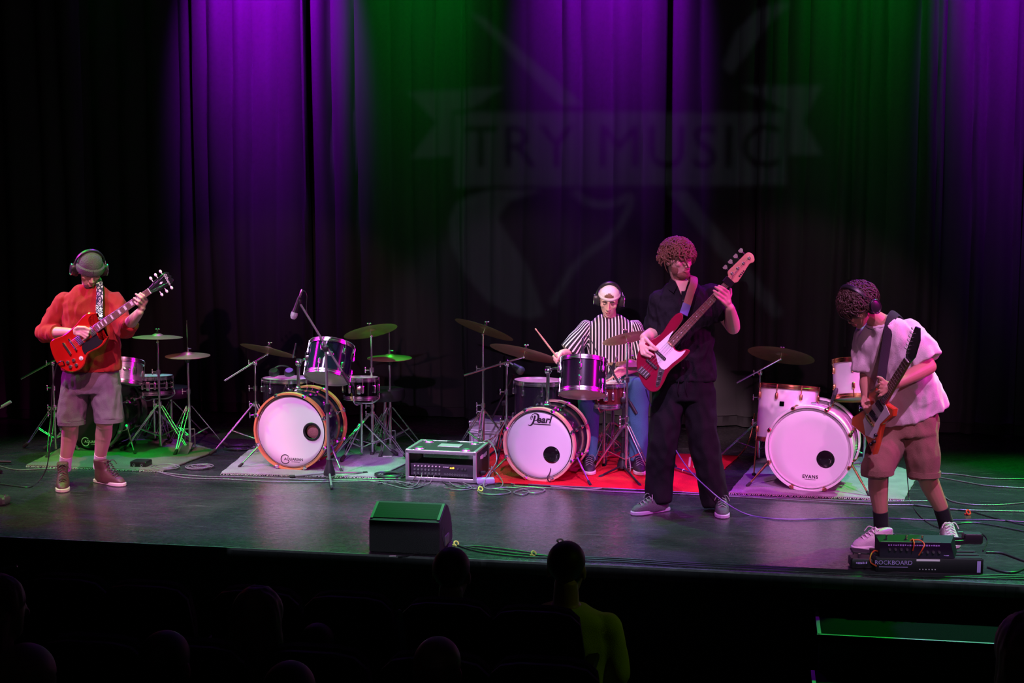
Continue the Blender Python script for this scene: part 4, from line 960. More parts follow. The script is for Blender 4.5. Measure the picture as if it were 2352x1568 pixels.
for sx in (-1, 1): stb.ball((sx*.050, .030, -.052), (.014, .034, .036), M=P.HM)
obj('beard', stb, mat('reddish_stubble', (.26, .125, .08), .9, bump=.6, bscale=320, var=.3, vscale=90), P.root)

# ---------- guitarist in the pale T-shirt, bent over (right)
P = Person('guitarist in a pale oversized T-shirt bending over his guitar above the pedalboard', (2090, 1246)); J = P.J; P4 = P
sh1, el1, wr1 = J(1992, 775, .02), J(1991, 868, .02), J(1992, 918, -.20); sh2, el2, wr2 = J(2086, 765, -.10), J(2134, 842, -.18), J(2046, 886, -.40)
P.arm(sh1, el1, wr1, .98); P.arm(sh2, el2, wr2, 1.02)
P.hand(wr1, (J(1986, 925, -.255), J(1983, 912, -.235)), [J(1990, 938, -.275), J(1985, 937, -.28), J(1981, 930, -.275), J(1979, 922, -.265)], [J(1997, 944, -.268), J(1992, 948, -.272), J(1987, 941, -.272), J(1984, 932, -.266)], (J(1993, 920, -.255), J(1998, 932, -.275), J(2001, 943, -.272)))
P.hand(wr2, (J(2027, 882, -0.415), J(2026, 905, -0.425)), [J(2018, 877, -0.442), J(2014, 888, -0.452), J(2014, 900, -0.455), J(2018, 911, -0.452)], [J(2020, 867, -0.462), J(2020, 882, -0.472), J(2020, 896, -0.474), J(2024, 908, -0.470)], (J(2032, 878, -0.408), J(2024, 869, -0.408), J(2016, 866, -0.415)))
hp1, hp2 = J(2050, 985, .10), J(2112, 980, .02); kn1, kn2 = J(2016, 1090, -.06), J(2124, 1082, .0); an1, an2 = flo(2024, 1243), flo(2174, 1236); an1[2] = .11; an2[2] = .11
P.leg(hp1, kn1, an1, 1.0); P.leg(hp2, kn2, an2, 1.0)
up4 = nrm(J(2030, 745, -.10)-J(2088, 965, .06)); rt4 = nrm((sh2-sh1)*A(1, 1, .5)); rt4 = nrm(rt4-up4*(rt4 @ up4)); fw4 = np.cross(up4, rt4); R4 = np.stack([rt4, fw4, up4], 1)
HIPR = np.stack([nrm(hp2-hp1), nrm(np.cross(A(0, 0, 1), hp2-hp1)), A(0, 0, 1)], 1)
cen = [J(2086, 975, .07), J(2078, 925, .04), J(2062, 865, -.01), J(2047, 800, -.06), J(2036, 762, -.09)]
P.torso(P.skin, [(cen[0], .14, .10), (cen[1], .14, .10), (cen[2], .14, .095), (cen[3], .15, .10), (cen[4], .09, .07)], R4)
P.make_head(J(1972, 704, -.17), -60, 40, 0, J(2022, 742, -.10), .97); P.finish_body(SKIN2); P.face(True, mat('dark_lips', (.30, .09, .08), .45))
TEE = cloth('pale_cotton_tshirt', (.62, .56, .57), .9, .35)
hemc, hx = J(2098, 942, .06), nrm(J(2156, 920, .02)-J(2040, 966, .06))
g = G(); rr = [(J(2095, 946, .05), .215, .150), (J(2088, 915, .035), .205, .148), (J(2068, 865, -.01), .195, .142), (J(2050, 805, -.055), .195, .130), (J(2040, 770, -.08), .185, .112), (J(2030, 748, -.10), .115, .085), (J(2024, 740, -.105), .085, .078)]
R4h = np.stack([nrm(hx-up4*(hx @ up4)), np.cross(up4, nrm(hx-up4*(hx @ up4))), up4], 1)
P.torso(g, rr, [R4h, R4h, R4, R4, R4, R4, R4])
e1 = sh1+(el1-sh1)*.80; g.capsule(sh1, sh1+(el1-sh1)*.5, .078, .088, 18); g.tube([sh1+(el1-sh1)*.3, e1], [.090, .093], 18)
e2 = sh2+(el2-sh2)*.85; g.capsule(sh2, sh2+(el2-sh2)*.5, .082, .095, 18); g.tube([sh2+(el2-sh2)*.3, e2], [.098, .103], 18)
tee = P.garment('tshirt', g, TEE, .009, .016, 11, 12)
obj('collar', G().ring(.080, .009, 30, 8, mat4(R4 @ np.diag([1.0, .92, .9]), J(2022, 739, -.106))), TEE, tee)
g = G(); P.torso(g, [(J(2084, 940, .06), .165, .120), (J(2083, 965, .06), .185, .130), (J(2082, 1000, .05), .190, .130)], HIPR)
for pts in (([J(2050, 990, .09), J(2030, 1040, .0), J(2016, 1075, -.055), J(2015, 1090, -.06)]), ([J(2113, 985, .02), J(2118, 1040, .0), J(2121, 1080, .0), J(2122, 1095, .0)])):
    g.tube(smooth_path(pts, 4), [.108, .104, .094, .096], 22)
BROWNSH = cloth('tan_cotton_shorts', (.20, .125, .085), .9, .45); s4 = P.garment('shorts', g, BROWNSH, .009, .010, 14, 15)
for hem in (J(2015, 1088, -.06), J(2122, 1093, .0)): obj('hem', G().tube([hem+A(0, 0, .035), hem+A(0, 0, .002)], .099, 26), BROWNSH, s4)
BS = cloth('black_sock', (.012, .012, .016))
for an, k_ in ((an1, kn1), (an2, kn2)): sock(P, A(an[0], an[1], .07), an+(k_-an)*.27, BS, .046)
CREAM = mat('cream_suede_sneaker', (.50, .43, .46), .8, bump=.3, bscale=150, var=.12); SOLEC = mat('white_sneaker_sole', (.70, .64, .66), .6); LACEW = mat('white_lace', (.72, .68, .70), .7)
shoe(P, flo(2046, 1250), flo(1947, 1266), CREAM, SOLEC, LACEW, L=.30); shoe(P, flo(2170, 1232), flo(2196, 1268), CREAM, SOLEC, LACEW, L=.30)
skull_cap(P, HAIRDK, -.02, .045, 1.09)
curls(P, HAIRDK, 950, 9, lambda v: v[2] > .25 or (v[1] < .25 and v[2] > -.25) or (v[1] > .2 and v[2] > .05), .062, .0042, .016, base=(.082, .105, .090), curl=.75)
headphones(P, 'black headphones on the bowed head of the guitarist in the pale T-shirt', off=.106, back=-.02, cap=.040, tiltb=.1)

# ---------- seated drummer
P = Person('seated drummer in a black and white striped T-shirt and backwards white cap', A(SEATC[0], SEATC[1], 0)); J = P.J; P2 = P
sh1, el1, wr1 = J(1348, 754), J(1303, 815, -.04), J(1290, 812, -.27); sh2, el2, wr2 = J(1457, 754), J(1482, 832, -.04), J(1440, 852, -.25)
P.arm(sh1, el1, wr1, 1.02); P.arm(sh2, el2, wr2, 1.02)
P.hand(wr1, (J(1278, 812, -.33), J(1286, 826, -.335)), [J(1271, 818, -.36), J(1273, 826, -.365), J(1277, 832, -.365), J(1282, 836, -.36)], [J(1278, 827, -.375), J(1281, 833, -.375), J(1285, 837, -.372), J(1289, 839, -.365)], (J(1288, 812, -.33), J(1283, 820, -.36), J(1279, 827, -.372)))
P.hand(wr2, (J(1424, 848, -.315), J(1421, 864, -.315)), [J(1413, 852, -.335), J(1411, 858, -.338), J(1411, 864, -.338), J(1413, 870, -.335)], [J(1414, 862, -.318), J(1413, 866, -.318), J(1415, 871, -.318), J(1418, 874, -.318)], (J(1430, 845, -.32), J(1419, 846, -.345), J(1412, 852, -.348)))
hip = SEATC+A(0, 0, .10); h1, h2 = hip-RT*.09, hip+RT*.09; k1, k2 = J(1352, 925, -.40), J(1466, 893, -.36); a1, a2 = A(*(k1-A(0, 0, 0))), A(*(k2-FH*.05)); a1[2] = .11; a2[2] = .11
P.leg(h1, k1, a1); P.leg(h2, k2, a2)
P.torso(P.skin, [(hip, .15, .10), (J(1404, 860), .14, .095), (J(1402, 800), .14, .09), (J(1402, 765), .15, .10), (J(1402, 738), .09, .07)], RF)
P.make_head(J(1399, 690, -.04), -7, 22, -4, J(1402, 742, 0), .98, .98); P.finish_body(SKIN); P.face(True, thick=1.1)
def stripe_mat():
    m = bpy.data.materials.new('black_white_striped_cotton'); m.use_nodes = True; nt = m.node_tree; b = nt.nodes['Principled BSDF']; N = nt.nodes.new; L = nt.links.new
    at_ = N('ShaderNodeAttribute'); at_.attribute_name = 'stripe'
    s_ = N('ShaderNodeMath'); s_.operation = 'SINE'; L(at_.outputs['Fac'], s_.inputs[0])
    r = N('ShaderNodeMapRange'); r.inputs[1].default_value = .30; r.inputs[2].default_value = .52; L(s_.outputs[0], r.inputs[0])
    c = N('ShaderNodeMix'); c.data_type = 'RGBA'; c.inputs[6].default_value = (.014, .013, .018, 1); c.inputs[7].default_value = (.78, .76, .76, 1); L(r.outputs[0], c.inputs[0]); L(c.outputs[2], b.inputs['Base Color']); b.inputs['Roughness'].default_value = .88
    return m
STRIPE = stripe_mat()
g = G(); P.torso(g, [(hip-A(0, 0, .01), .178, .125), (J(1404, 870), .170, .125), (J(1403, 830), .168, .122), (J(1402, 790), .182, .122), (J(1402, 768), .190, .118), (J(1402, 752), .182, .108), (J(1402, 741), .155, .098), (J(1402, 733, .012), .122, .088), (J(1402, 727, .030), .098, .068), (J(1402, 723, .036), .082, .056)], RF)
e1 = sh1+(el1-sh1)*.86; g.capsule(sh1, sh1+(el1-sh1)*.5, .066, .074, 18); g.tube([sh1+(el1-sh1)*.3, e1], [.072, .084], 18)
e2 = sh2+(el2-sh2)*.82; g.capsule(sh2, sh2+(el2-sh2)*.5, .066, .074, 18); g.tube([sh2+(el2-sh2)*.3, e2], [.072, .082], 18)
def stripes(V):
    u = (V-J(1402, 800)) @ RT; val = u*2*math.pi/.0255
    for s_, e_ in ((sh1, e1), (sh2, e2)):
        d = nrm(e_-s_); q = V-s_; t = q @ d; side = nrm(np.cross(d, FH)); sl = np.abs(u) > .165
        ang = np.arctan2(q @ side, q @ (-FH)); w_ = ((np.sign(u) == np.sign((s_-J(1402, 800)) @ RT)) & sl)
        val = np.where(w_, ang*.085*2*math.pi/.0255, val)
    return val
ts = P.garment('tshirt', g, STRIPE, .0065, .010, 9, 21, attr=stripes)
obj('collar', G().ring(.080, .010, 30, 8, mat4(RF @ rotx(.40) @ np.diag([1.08, 1.0, .9]) , J(1402, 731, .002))), cloth('black_rib_collar', (.015, .014, .018)), ts)
JEANS = cloth('blue_jeans', (.045, .15, .22), .9, .5); g = G(); P.torso(g, [(hip-A(0, 0, .07), .165, .12), (hip+A(0, 0, .03), .165, .12)], RF)
for h_, k_, a_ in ((h1, k1, a1), (h2, k2, a2)): g.capsule(h_, k_, .105, .084, 20); g.tube([k_, (k_+a_)/2, a_-A(0, 0, .03)], [.082, .075, .068], 20)
P.garment('jeans', g, JEANS, .010, .008, 9, 25)
for a_ in (a1, a2): shoe(P, A(a_[0], a_[1], 0)+FH*.06, A(a_[0], a_[1], 0)-FH*.2, mat('black_sneaker', (.02, .02, .022), .6), SOLEW, LACEG, lift=.013)
WCAP = cloth('white_cotton_cap', (.78, .75, .68), .85, .3)
cp = G(); cp.ball((0, -.014, .046), A(.083, .106, .090), seg=40, rings=30); V = cp.verts()
def capkeep(c):
    if c[2] < .048: return False
    if c[1] > .02 and abs(c[0]) < .034 and .066 < c[2] < .066+.030*math.sqrt(max(0, 1-(c[0]/.034)**2)): return False     # arched gap above the strap
    return True
q = G(); q.add(V, [f for f in cp.f if capkeep(V[list(f)].mean(0))], P.HM); capo = obj('cap', q, WCAP, P.root)
obj('cap_band', G().tube([P.hp(.084*math.sin(a), -.014+.107*math.cos(a), .052) for a in np.linspace(0, 2*math.pi, 41)], .0045, 6, flat=2.6, hint=P.head[1][:, 2]), WCAP, capo)
bill = G(); bo = [(.07*math.sin(a), -.10-.055*math.cos(a)) for a in np.linspace(-1.4, 1.4, 13)]+[(.060, -.085), (-.060, -.085)]; bill.prism(np.array(bo), .040, .044, P.HM); obj('cap_bill', bill, WCAP, capo)
hb = G(); hb.ball((0, -.014, .046), A(.0805, .1035, .0875), seg=32, rings=24, M=P.HM); hv = G(); Vh = G(); tmp = G(); tmp.ball((0, -.014, .046), A(.0805, .1035, .0875), seg=40, rings=30); TV = tmp.verts(); Vh.add(TV, [f for f in tmp.f if TV[list(f)].mean(0)[2] > .050], P.HM); obj('hair', Vh, HAIRBR, P.root)
for sx in (-1, 1):
    sb = G(); sb.ball((sx*.071, .004, .020), (.006, .022, .034), M=P.HM); obj('sideburn', sb, HAIRBR, P.root)
headphones(P, 'black studio headphones worn over the white backwards cap', off=.098, back=-.012, cap=.030)
ds = G(); a_, b_ = J(1284, 826, -.36), J(1252, 784, -.42); dd_ = nrm(b_-a_); ds.tube([a_-dd_*.07, a_+dd_*.22, a_+dd_*.30, a_+dd_*.318, a_+dd_*.325], [.0072, .0072, .0045, .0062, .002], 10); tag(obj('drumstick', ds, mat('hickory', (.62, .42, .24), .5, var=.15)), 'wooden drumstick held by the drummer over the ride cymbal', 'drumstick')
ds = G(); a_, b_ = J(1414, 862, -.33), J(1385, 880, -.45); dd_ = nrm(b_-a_); ds.tube([a_-dd_*.10, a_+dd_*.20, a_+dd_*.27, a_+dd_*.288, a_+dd_*.295], [.0072, .0072, .0045, .0062, .002], 10); tag(obj('drumstick', ds, MATS['hickory']), 'wooden drumstick held by the drummer above the snare', 'drumstick')

# ------------------------------------------------------------------ guitars
def local2d(pts, org, axis_px, s):
    """photo outline (pixels) -> flat outline in metres, x along the neck, y across"""
    ux, uy = nrm(A(*axis_px)); out = []
    for x, y in pts:
        dx, dy = x-org[0], -(y-org[1]); out.append(((dx*ux+dy*uy)/s, (-dx*uy+dy*ux)/s))
    return np.array(out)
def rounded(P, k=3):
    P = np.array(P); n = len(P); Q = smooth_path(np.concatenate([P[-2:], P, P[:3]]), k); return Q[2*k:(n+2)*k]
def guitar(name, label, M, outline, pg, nut, nstr, bodym, pgm, neckm, boardm, frets, head, th=.040, nut_w=.043, join=.17, inlay='block', headm=None):
    """local frame: x to the headstock, z out of the front face, origin at the bridge on the face"""
    root = thing(name, label, 'bass guitar' if nstr == 4 else 'guitar', M[:3, 3], M[:3, :3], 'guitars', world=False)
    root.matrix_world = Matrix([list(r) for r in M])
    obj('body', G().prism(outline, -th, 0, bev=.006), bodym, root)
    if pg is not None: obj('pickguard', G().prism(pg, .0002, .0028), pgm, root)
    bw = nut_w*1.32
    def wd(x): return (nut_w+(bw-nut_w)*(nut-x)/(nut-join))/2
    ng = G(); ng.loft([(A(x, 0, -.004), A(0, wd(x), 0), A(0, 0, .017)) for x in np.linspace(join-.01, nut, 8)], 16, 2.2); obj('neck', ng, neckm, root)
    fb = G(); fb.add([(join, wd(join), .004), (join, -wd(join), .004), (nut, -wd(nut), .004), (nut, wd(nut), .004), (join, wd(join), .013), (join, -wd(join), .013), (nut, -wd(nut), .013), (nut, wd(nut), .013)], [(0, 1, 2, 3), (7, 6, 5, 4), (0, 4, 5, 1), (1, 5, 6, 2), (2, 6, 7, 3), (3, 7, 4, 0)]); fo = obj('fretboard', fb, boardm, root)
    pos = [nut*(1-2**(-k/12)) for k in range(0, frets+1)]
    for k in range(1, frets+1):
        x = nut-pos[k]
        if x < join+.004: break
        obj('fret', G().box((x, 0, .0138), (.0022, wd(x)*2, .0022)), STEEL, fo)
        if k in (3, 5, 7, 9, 12, 15, 17, 19):
            xm = nut-(pos[k]+pos[k-1])/2; q = (pos[k]-pos[k-1])
            if inlay == 'block': obj('inlay', G().box((xm, 0, .0131), (q*.62, wd(xm)*1.25, .0008)), WHITEPLASTIC, fo)
            else: obj('inlay', G().lathe([(0, .0006), (.003, .0006), (.003, 0), (0, 0)], 10, mat4(np.eye(3), A(xm, 0, .013))), WHITEPLASTIC, fo)
    obj('nut', G().box((nut+.002, 0, .013), (.005, nut_w, .006)), WHITEPLASTIC, root)
    hs = head(root, nut)
    for i in range(nstr):
        t = (i/(nstr-1)-.5); 
        obj('string', G().tube([(-.005, t*.052 if nstr == 6 else t*.058, .016), (join, t*wd(join)*1.7, .0165), (nut, t*nut_w*.8, .0155), hs[i]], .0006 if nstr == 6 else .0011, 4), STEEL, root)
    return root
def knob(root, x, y, m, r=.012, h=.016): obj('knob', G().lathe([(0, h), (r*.8, h), (r*.9, h*.9), (r, 0), (0, 0)], 16, mat4(np.eye(3), A(x, y, 0))), m, root)
def pickup(root, x, w_, l, m, z=.010, poles=0):
    p = obj('pickup', G().rbox((x, 0, z/2), (w_, l, z), .003), m, root)
    if poles:
        for i in range(poles): obj('pole_piece', G().lathe([(0, .0012), (.003, .0012), (.003, 0), (0, 0)], 8, mat4(np.eye(3), A(x, (i/(poles-1)-.5)*l*.8, z))), STEEL, p)
def strap(root, pts, width, m, Minv, hint, th=.003):
    g = G(); P = smooth_path(pts, 8); g.tube(P, width/2, 8, flat=th/(width/2)*1.0, hint=hint); V = g.verts(); q = G(); q.add(V, g.f, Minv); return obj('strap', q, m, root)
ROSE = mat('rosewood', (.16, .075, .05), .5, var=.25, vscale=30); MAHOG = mat('red_mahogany_neck', (.22, .03, .02), .35, coat=.3); MAPLE = mat('pale_maple', (.66, .40, .24), .4, coat=.3, var=.1)
def cherry(name, col):
    m = mat(name, col, .16, coat=.8, var=.25, vscale=3, spec=.6); return m
CHERRY = cherry('cherry_red_gloss', (.52, .012, .010)); MAROON = cherry('maroon_metallic', (.20, .006, .030)); ORANGE = cherry('orange_red_gloss', (.62, .060, .020)); BLACKPG = mat('black_pickguard', (.012, .011, .014), .3); PEARL = mat('white_pearl_pickguard', (.72, .70, .72), .3, var=.12, vscale=60)

# --- red double-horn guitar
def zz1(p): return [(x/4.753+60, y/4.753+550) for x, y in p]
br, nt_ = (168, 791), (344, 668); ax = (nt_[0]-br[0], -(nt_[1]-br[1])); S1 = 322
ol = zz1([(770, 812), (690, 803), (625, 838), (565, 905), (500, 975), (400, 1050), (300, 1090), (262, 1130), (268, 1200), (300, 1290), (350, 1370), (420, 1425), (500, 1442), (575, 1418), (625, 1365), (650, 1290), (672, 1245), (725, 1212), (800, 1175), (855, 1120), (888, 1058), (860, 1062), (825, 1098), (795, 1070), (780, 1020), (700, 920), (690, 870), (722, 832)])
O1 = rounded(local2d(ol, br, ax, S1)); pgo = rounded(local2d(zz1([(770, 1040), (800, 1085), (840, 1098), (800, 1150), (730, 1190), (670, 1220), (640, 1250), (612, 1190), (620, 1140), (690, 1080)]), br, ax, S1), 3)
B1 = P1.J(168, 791, -.26); N1 = P1.J(344, 668, -.27); X = nrm(N1-B1); Z = nrm(-FH+A(0, 0, .10)); Y = nrm(np.cross(Z, X)); Z = np.cross(X, Y); M1 = mat4(np.stack([X, Y, Z], 1), B1); NUT1 = float(np.linalg.norm(N1-B1))
def head_sg(root, nut):
    o = [(nut, .021), (nut+.03, .026), (nut+.06, .038), (nut+.165, .046), (nut+.185, .030), (nut+.178, .012), (nut+.188, 0), (nut+.178, -.012), (nut+.185, -.030), (nut+.165, -.046), (nut+.06, -.038), (nut+.03, -.026), (nut, -.021)]
    h = obj('headstock', G().prism(np.array(o), -.010, .006, bev=.002), cherry('black_headstock_gloss', (.010, .012, .012)), root)
    obj('lettering', text_geo('Gibson', .030, mat4(rotz(-.12), A(nut+.150, -.002, .0065)) @ mat4(rotz(-math.pi/2), A(0, 0, 0)), italic=.3), WHITEINK, h)
    cr = G(); cr.prism(np.array([(nut+.085, 0), (nut+.10, .008), (nut+.115, 0), (nut+.10, -.008)]), .0062, .0068); obj('crown_inlay', cr, WHITEINK, h); ends = []
    for i in range(6):
        s = -1 if i < 3 else 1; k = i if i < 3 else 5-i; x = nut+.055+.042*k
        t = obj('tuning_peg', G().tube([(x, s*.026, .006), (x, s*.026, .020)], .004, 8), CHROME, root)
        kg = G(); kg.tube([(x, s*.040, -.003), (x, s*.056, -.003)], .003, 6); kg.ball((x, s*.068, -.003), (.010, .013, .006), seg=10, rings=6); obj('peg_button', kg, WHITEPLASTIC, t); ends.append((x, s*.026, .015))
    return ends
G1 = guitar('electric_guitar', 'cherry red double-horned electric guitar held by the man in the beanie', M1, O1, pgo, NUT1, 6, CHERRY, BLACKPG, MAHOG, ROSE, 22, head_sg, join=.20)
pickup(G1, .165, .038, .070, CHROME, .012); pickup(G1, .055, .038, .070, CHROME, .012)
for x, nm in ((0.0, 'bridge'), (-.05, 'tailpiece')):
    bg = G(); bg.rbox((x, 0, .009), (.014 if nm == 'bridge' else .018, .085, .012), .004); [bg.tube([(x, s*.043, 0), (x, s*.043, .016)], .007, 10) for s in (-1, 1)]; obj(nm, bg, CHROME, G1)
for q in local2d(zz1([(458, 1335), (522, 1312), (486, 1382), (550, 1362)]), br, ax, S1): knob(G1, q[0], q[1], mat('black_knob_silver_top', (.45, .45, .47), .2, .9))
q = local2d(zz1([(600, 1290)]), br, ax, S1)[0]; obj('toggle_switch', G().lathe([(0, .012), (.004, .012), (.005, .003), (.015, .003), (.015, 0), (0, 0)], 16, mat4(np.eye(3), A(q[0], q[1], 0))), WHITEPLASTIC, G1)
Mi = np.linalg.inv(M1)
PAIS = bpy.data.materials.new('paisley_strap'); PAIS.use_nodes = True; nt = PAIS.node_tree; vv = nt.nodes.new('ShaderNodeTexVoronoi'); vv.feature = 'SMOOTH_F1'; vv.inputs['Scale'].default_value = 42; wv = nt.nodes.new('ShaderNodeMath'); wv.operation = 'SINE'; mlt = nt.nodes.new('ShaderNodeMath'); mlt.operation = 'MULTIPLY'; mlt.inputs[1].default_value = 22
cr = nt.nodes.new('ShaderNodeValToRGB'); cr.color_ramp.elements[0].position = .45; cr.color_ramp.elements[0].color = (.02, .03, .05, 1); cr.color_ramp.elements[1].position = .55; cr.color_ramp.elements[1].color = (.68, .70, .70, 1)
tcn = nt.nodes.new('ShaderNodeTexCoord'); nt.links.new(tcn.outputs['Object'], vv.inputs['Vector']); nt.links.new(vv.outputs['Distance'], mlt.inputs[0]); nt.links.new(mlt.outputs[0], wv.inputs[0]); nt.links.new(wv.outputs[0], cr.inputs[0]); nt.links.new(cr.outputs[0], nt.nodes['Principled BSDF'].inputs['Base Color']); nt.nodes['Principled BSDF'].inputs['Roughness'].default_value = .8
J = P1.J
strap(G1, [J(229, 735, -.235), J(228, 705, -.165), J(229, 675, -.142), J(228, 652, -.09), J(222, 640, .0), J(210, 650, .10), J(190, 690, .155)], .050, PAIS, Mi, FH)
jk = G(); [jk.tube(smooth_path([P1.J(148, 838, -.27), P1.J(144, 829, -.30), P1.J(133, 834, -.29), P1.J(127, 850, -.26)], 5), .004, 6)]; V = jk.verts(); q = G(); q.add(V, jk.f, Mi); obj('jack_plug', q, CABLE, G1)

# --- maroon bass
def zz3(p): return [(x/4.02+1440, y/4.02+530) for x, y in p]
br, nt_ = zz3([(160, 1300)])[0], zz3([(948, 462)])[0]; ax = (nt_[0]-br[0], -(nt_[1]-br[1])); J = P3.J
B3 = J(*br, -.235); N3 = J(*nt_, -.245); NUT3 = float(np.linalg.norm(N3-B3)); S3 = math.hypot(nt_[0]-br[0], nt_[1]-br[1])/NUT3
ol = zz3([(505, 758), (455, 768), (395, 835), (335, 930), (262, 992), (190, 1020), (125, 1085), (92, 1175), (95, 1270), (122, 1370), (165, 1445), (225, 1492), (290, 1478), (340, 1405), (385, 1310), (445, 1248), (525, 1185), (585, 1112), (545, 1092), (492, 1110), (452, 1095), (432, 1050), (385, 990), (445, 925), (500, 850), (520, 800)])
O3 = rounded(local2d(ol, br, ax, S3)); pgo = rounded(local2d(zz3([(432, 918), (330, 1005), (252, 1085), (272, 1160), (292, 1235), (345, 1282), (420, 1222), (505, 1155), (542, 1103), (490, 1118), (445, 1100), (420, 1062), (385, 1005)]), br, ax, S3), 3)
X = nrm(N3-B3); Z = nrm(-FH+A(0, 0, .08)); Y = nrm(np.cross(Z, X)); Z = np.cross(X, Y); M3 = mat4(np.stack([X, Y, Z], 1), B3)
def head_bass(root, nut):
    o = [(nut, .021), (nut+.02, .030), (nut+.035, .050), (nut+.09, .048), (nut+.15, .046), (nut+.20, .044), (nut+.218, .030), (nut+.222, .006), (nut+.205, -.024), (nut+.185, -.028), (nut+.165, -.018), (nut+.10, -.030), (nut+.035, -.042), (nut+.015, -.034), (nut, -.022)]
    h = obj('headstock', G().prism(rounded(o, 2), -.012, .004, bev=.003), MAPLE, root)
    obj('lettering', marks(4, .055, .012, mat4(rotz(.06), A(nut+.085, -.024, .0045)), 5), INK, h); ends = []
    for i in range(4):
        x = nut+.045+.048*i; t = obj('tuning_peg', G().lathe([(0, .012), (.006, .012), (.007, .004), (.010, .003), (.010, 0), (0, 0)], 12, mat4(np.eye(3), A(x, .022-.004*i, .004))), CHROME, root)
        kg = G(); kg.tube([(x, .045, -.008), (x, .068, -.008)], .004, 6); kg.prism(np.array([(x-.006, .066), (x+.006, .066), (x+.016, .080), (x+.012, .092), (x-.012, .092), (x-.016, .080)]), -.012, -.004); obj('peg_button', kg, CHROME, t); ends.append((x, .022-.004*i, .012))
    return [ends[3-i] for i in range(4)][::-1]
G3 = guitar('bass_guitar', 'maroon four-string bass with white pearl pickguard', M3, O3, pgo, NUT3, 4, MAROON, PEARL, MAPLE, ROSE, 20, head_bass, th=.042, nut_w=.040, join=local2d(zz3([(400, 1030)]), br, ax, S3)[0][0], inlay='dot')
for q in local2d(zz3([(305, 1140), (235, 1235)]), br, ax, S3): pickup(G3, q[0], .020, .092, BLACKPLASTIC, .010, 8)
bg = G().rbox((-.005, 0, .006), (.045, .082, .012), .003); bo = obj('bridge', bg, CHROME, G3); [obj('saddle', G().tube([(-.02, (i-1.5)*.019, .014), (.015, (i-1.5)*.019, .014)], .006, 8), STEEL, bo) for i in range(4)]
cpq = local2d(zz3([(330, 1260), (312, 1310), (298, 1358), (285, 1405)]), br, ax, S3)
obj('control_plate', G().prism(rounded(local2d(zz3([(300, 1250), (350, 1268), (330, 1340), (300, 1430), (265, 1440), (278, 1350)]), br, ax, S3), 2), .0002, .0026), CHROME, G3)
for q in cpq[1:]: knob(G3, q[0], q[1], BLACKPLASTIC, .011, .018)
Mi = np.linalg.inv(M3); ex = G(); ex.prism(np.array([(NUT3+.012, .034), (NUT3+.012, -.030), (NUT3-.030, -.032), (NUT3-.030, .032)]), -.022, .022); obj('fret_wrap', ex, cloth('black_fleece_wrap', (.012, .012, .014)), G3)
TAN = mat('brown_leather_strap', (.24, .095, .065), .6, bump=.2, bscale=90)
strap(G3, [J(1578, 700, -.165), J(1586, 672, -.148), J(1594, 648, -.11), J(1592, 634, -.02), J(1580, 645, .10), J(1560, 680, .145)], .052, TAN, Mi, FH)
strap(G3, [J(1570, 722, -.225), J(1574, 710, -.19), J(1578, 698, -.168)], .056, mat('blue_grey_vinyl', (.10, .09, .22), .5), Mi, FH)

# --- angular orange-red guitar of the bent-over player
J = P4.J; B4 = J(2001, 966, -.27); N4 = J(2086, 826, -.57); X = nrm(N4-B4); Zh = nrm(-FH*.52-RT*.85+A(0, 0, .10)); Y = nrm(np.cross(Zh, X)); Z = np.cross(X, Y); M4 = mat4(np.stack([X, Y, Z], 1), B4); NUT4 = float(np.linalg.norm(N4-B4))
O4 = [(.17, .030), (.19, .095), (.13, .125), (.02, .080), (-.12, .135), (-.16, .11), (-.12, -.02), (-.15, -.135), (-.09, -.125), (.05, -.075), (.16, -.11), (.20, -.09), (.175, -.03)]
def head_exp(root, nut):
    o = [(nut, .021), (nut+.03, .040), (nut+.10, .055), (nut+.19, .075), (nut+.205, .045), (nut+.15, .0), (nut+.05, -.030), (nut, -.022)]
    h = obj('headstock', G().prism(np.array(o), -.010, .005, bev=.002), BLACKPG, root); ends = []
    for i in range(6):
        x = nut+.035+.025*i; y = .018+.006*i; t = obj('tuning_peg', G().tube([(x, y, .005), (x, y, .018)], .004, 8), CHROME, root)
        kg = G(); kg.tube([(x, y+.018, -.003), (x, y+.034, -.003)], .003, 6); kg.ball((x, y+.042, -.003), (.008, .010, .005), seg=10, rings=6); obj('peg_button', kg, WHITEPLASTIC, t); ends.append((x, y, .013))
    return ends
G4 = guitar('electric_guitar', 'angular orange-red electric guitar with white pickguard held by the bending man', M4, np.array(O4), np.array([(.165, .028), (.05, .06), (-.05, .05), (-.105, -.02), (-.06, -.09), (.05, -.068), (.155, -.09), (.17, -.03)]), NUT4, 6, ORANGE, mat('white_pickguard', (.72, .70, .70), .35), MAHOG, ROSE, 22, head_exp, join=.175, inlay='dot')
pickup(G4, .13, .036, .070, BLACKPLASTIC, .010); pickup(G4, .045, .036, .070, BLACKPLASTIC, .010); bg = G().rbox((0, 0, .008), (.016, .085, .014), .004); obj('bridge', bg, GOLD, G4)
for q in ((-.07, -.10), (-.105, -.09), (-.03, -.085)): knob(G4, q[0], q[1], BLACKPLASTIC, .010, .014)
Mi = np.linalg.inv(M4)
strap(G4, [J(2024, 872, -.36), J(2030, 830, -.275), J(2036, 790, -.225), J(2042, 750, -.19), J(2052, 722, -.11), J(2066, 724, .0), J(2090, 760, .10)], .055, mat('black_nylon_strap', (.006, .010, .011), .95, bump=.3, bscale=200), Mi, FH)

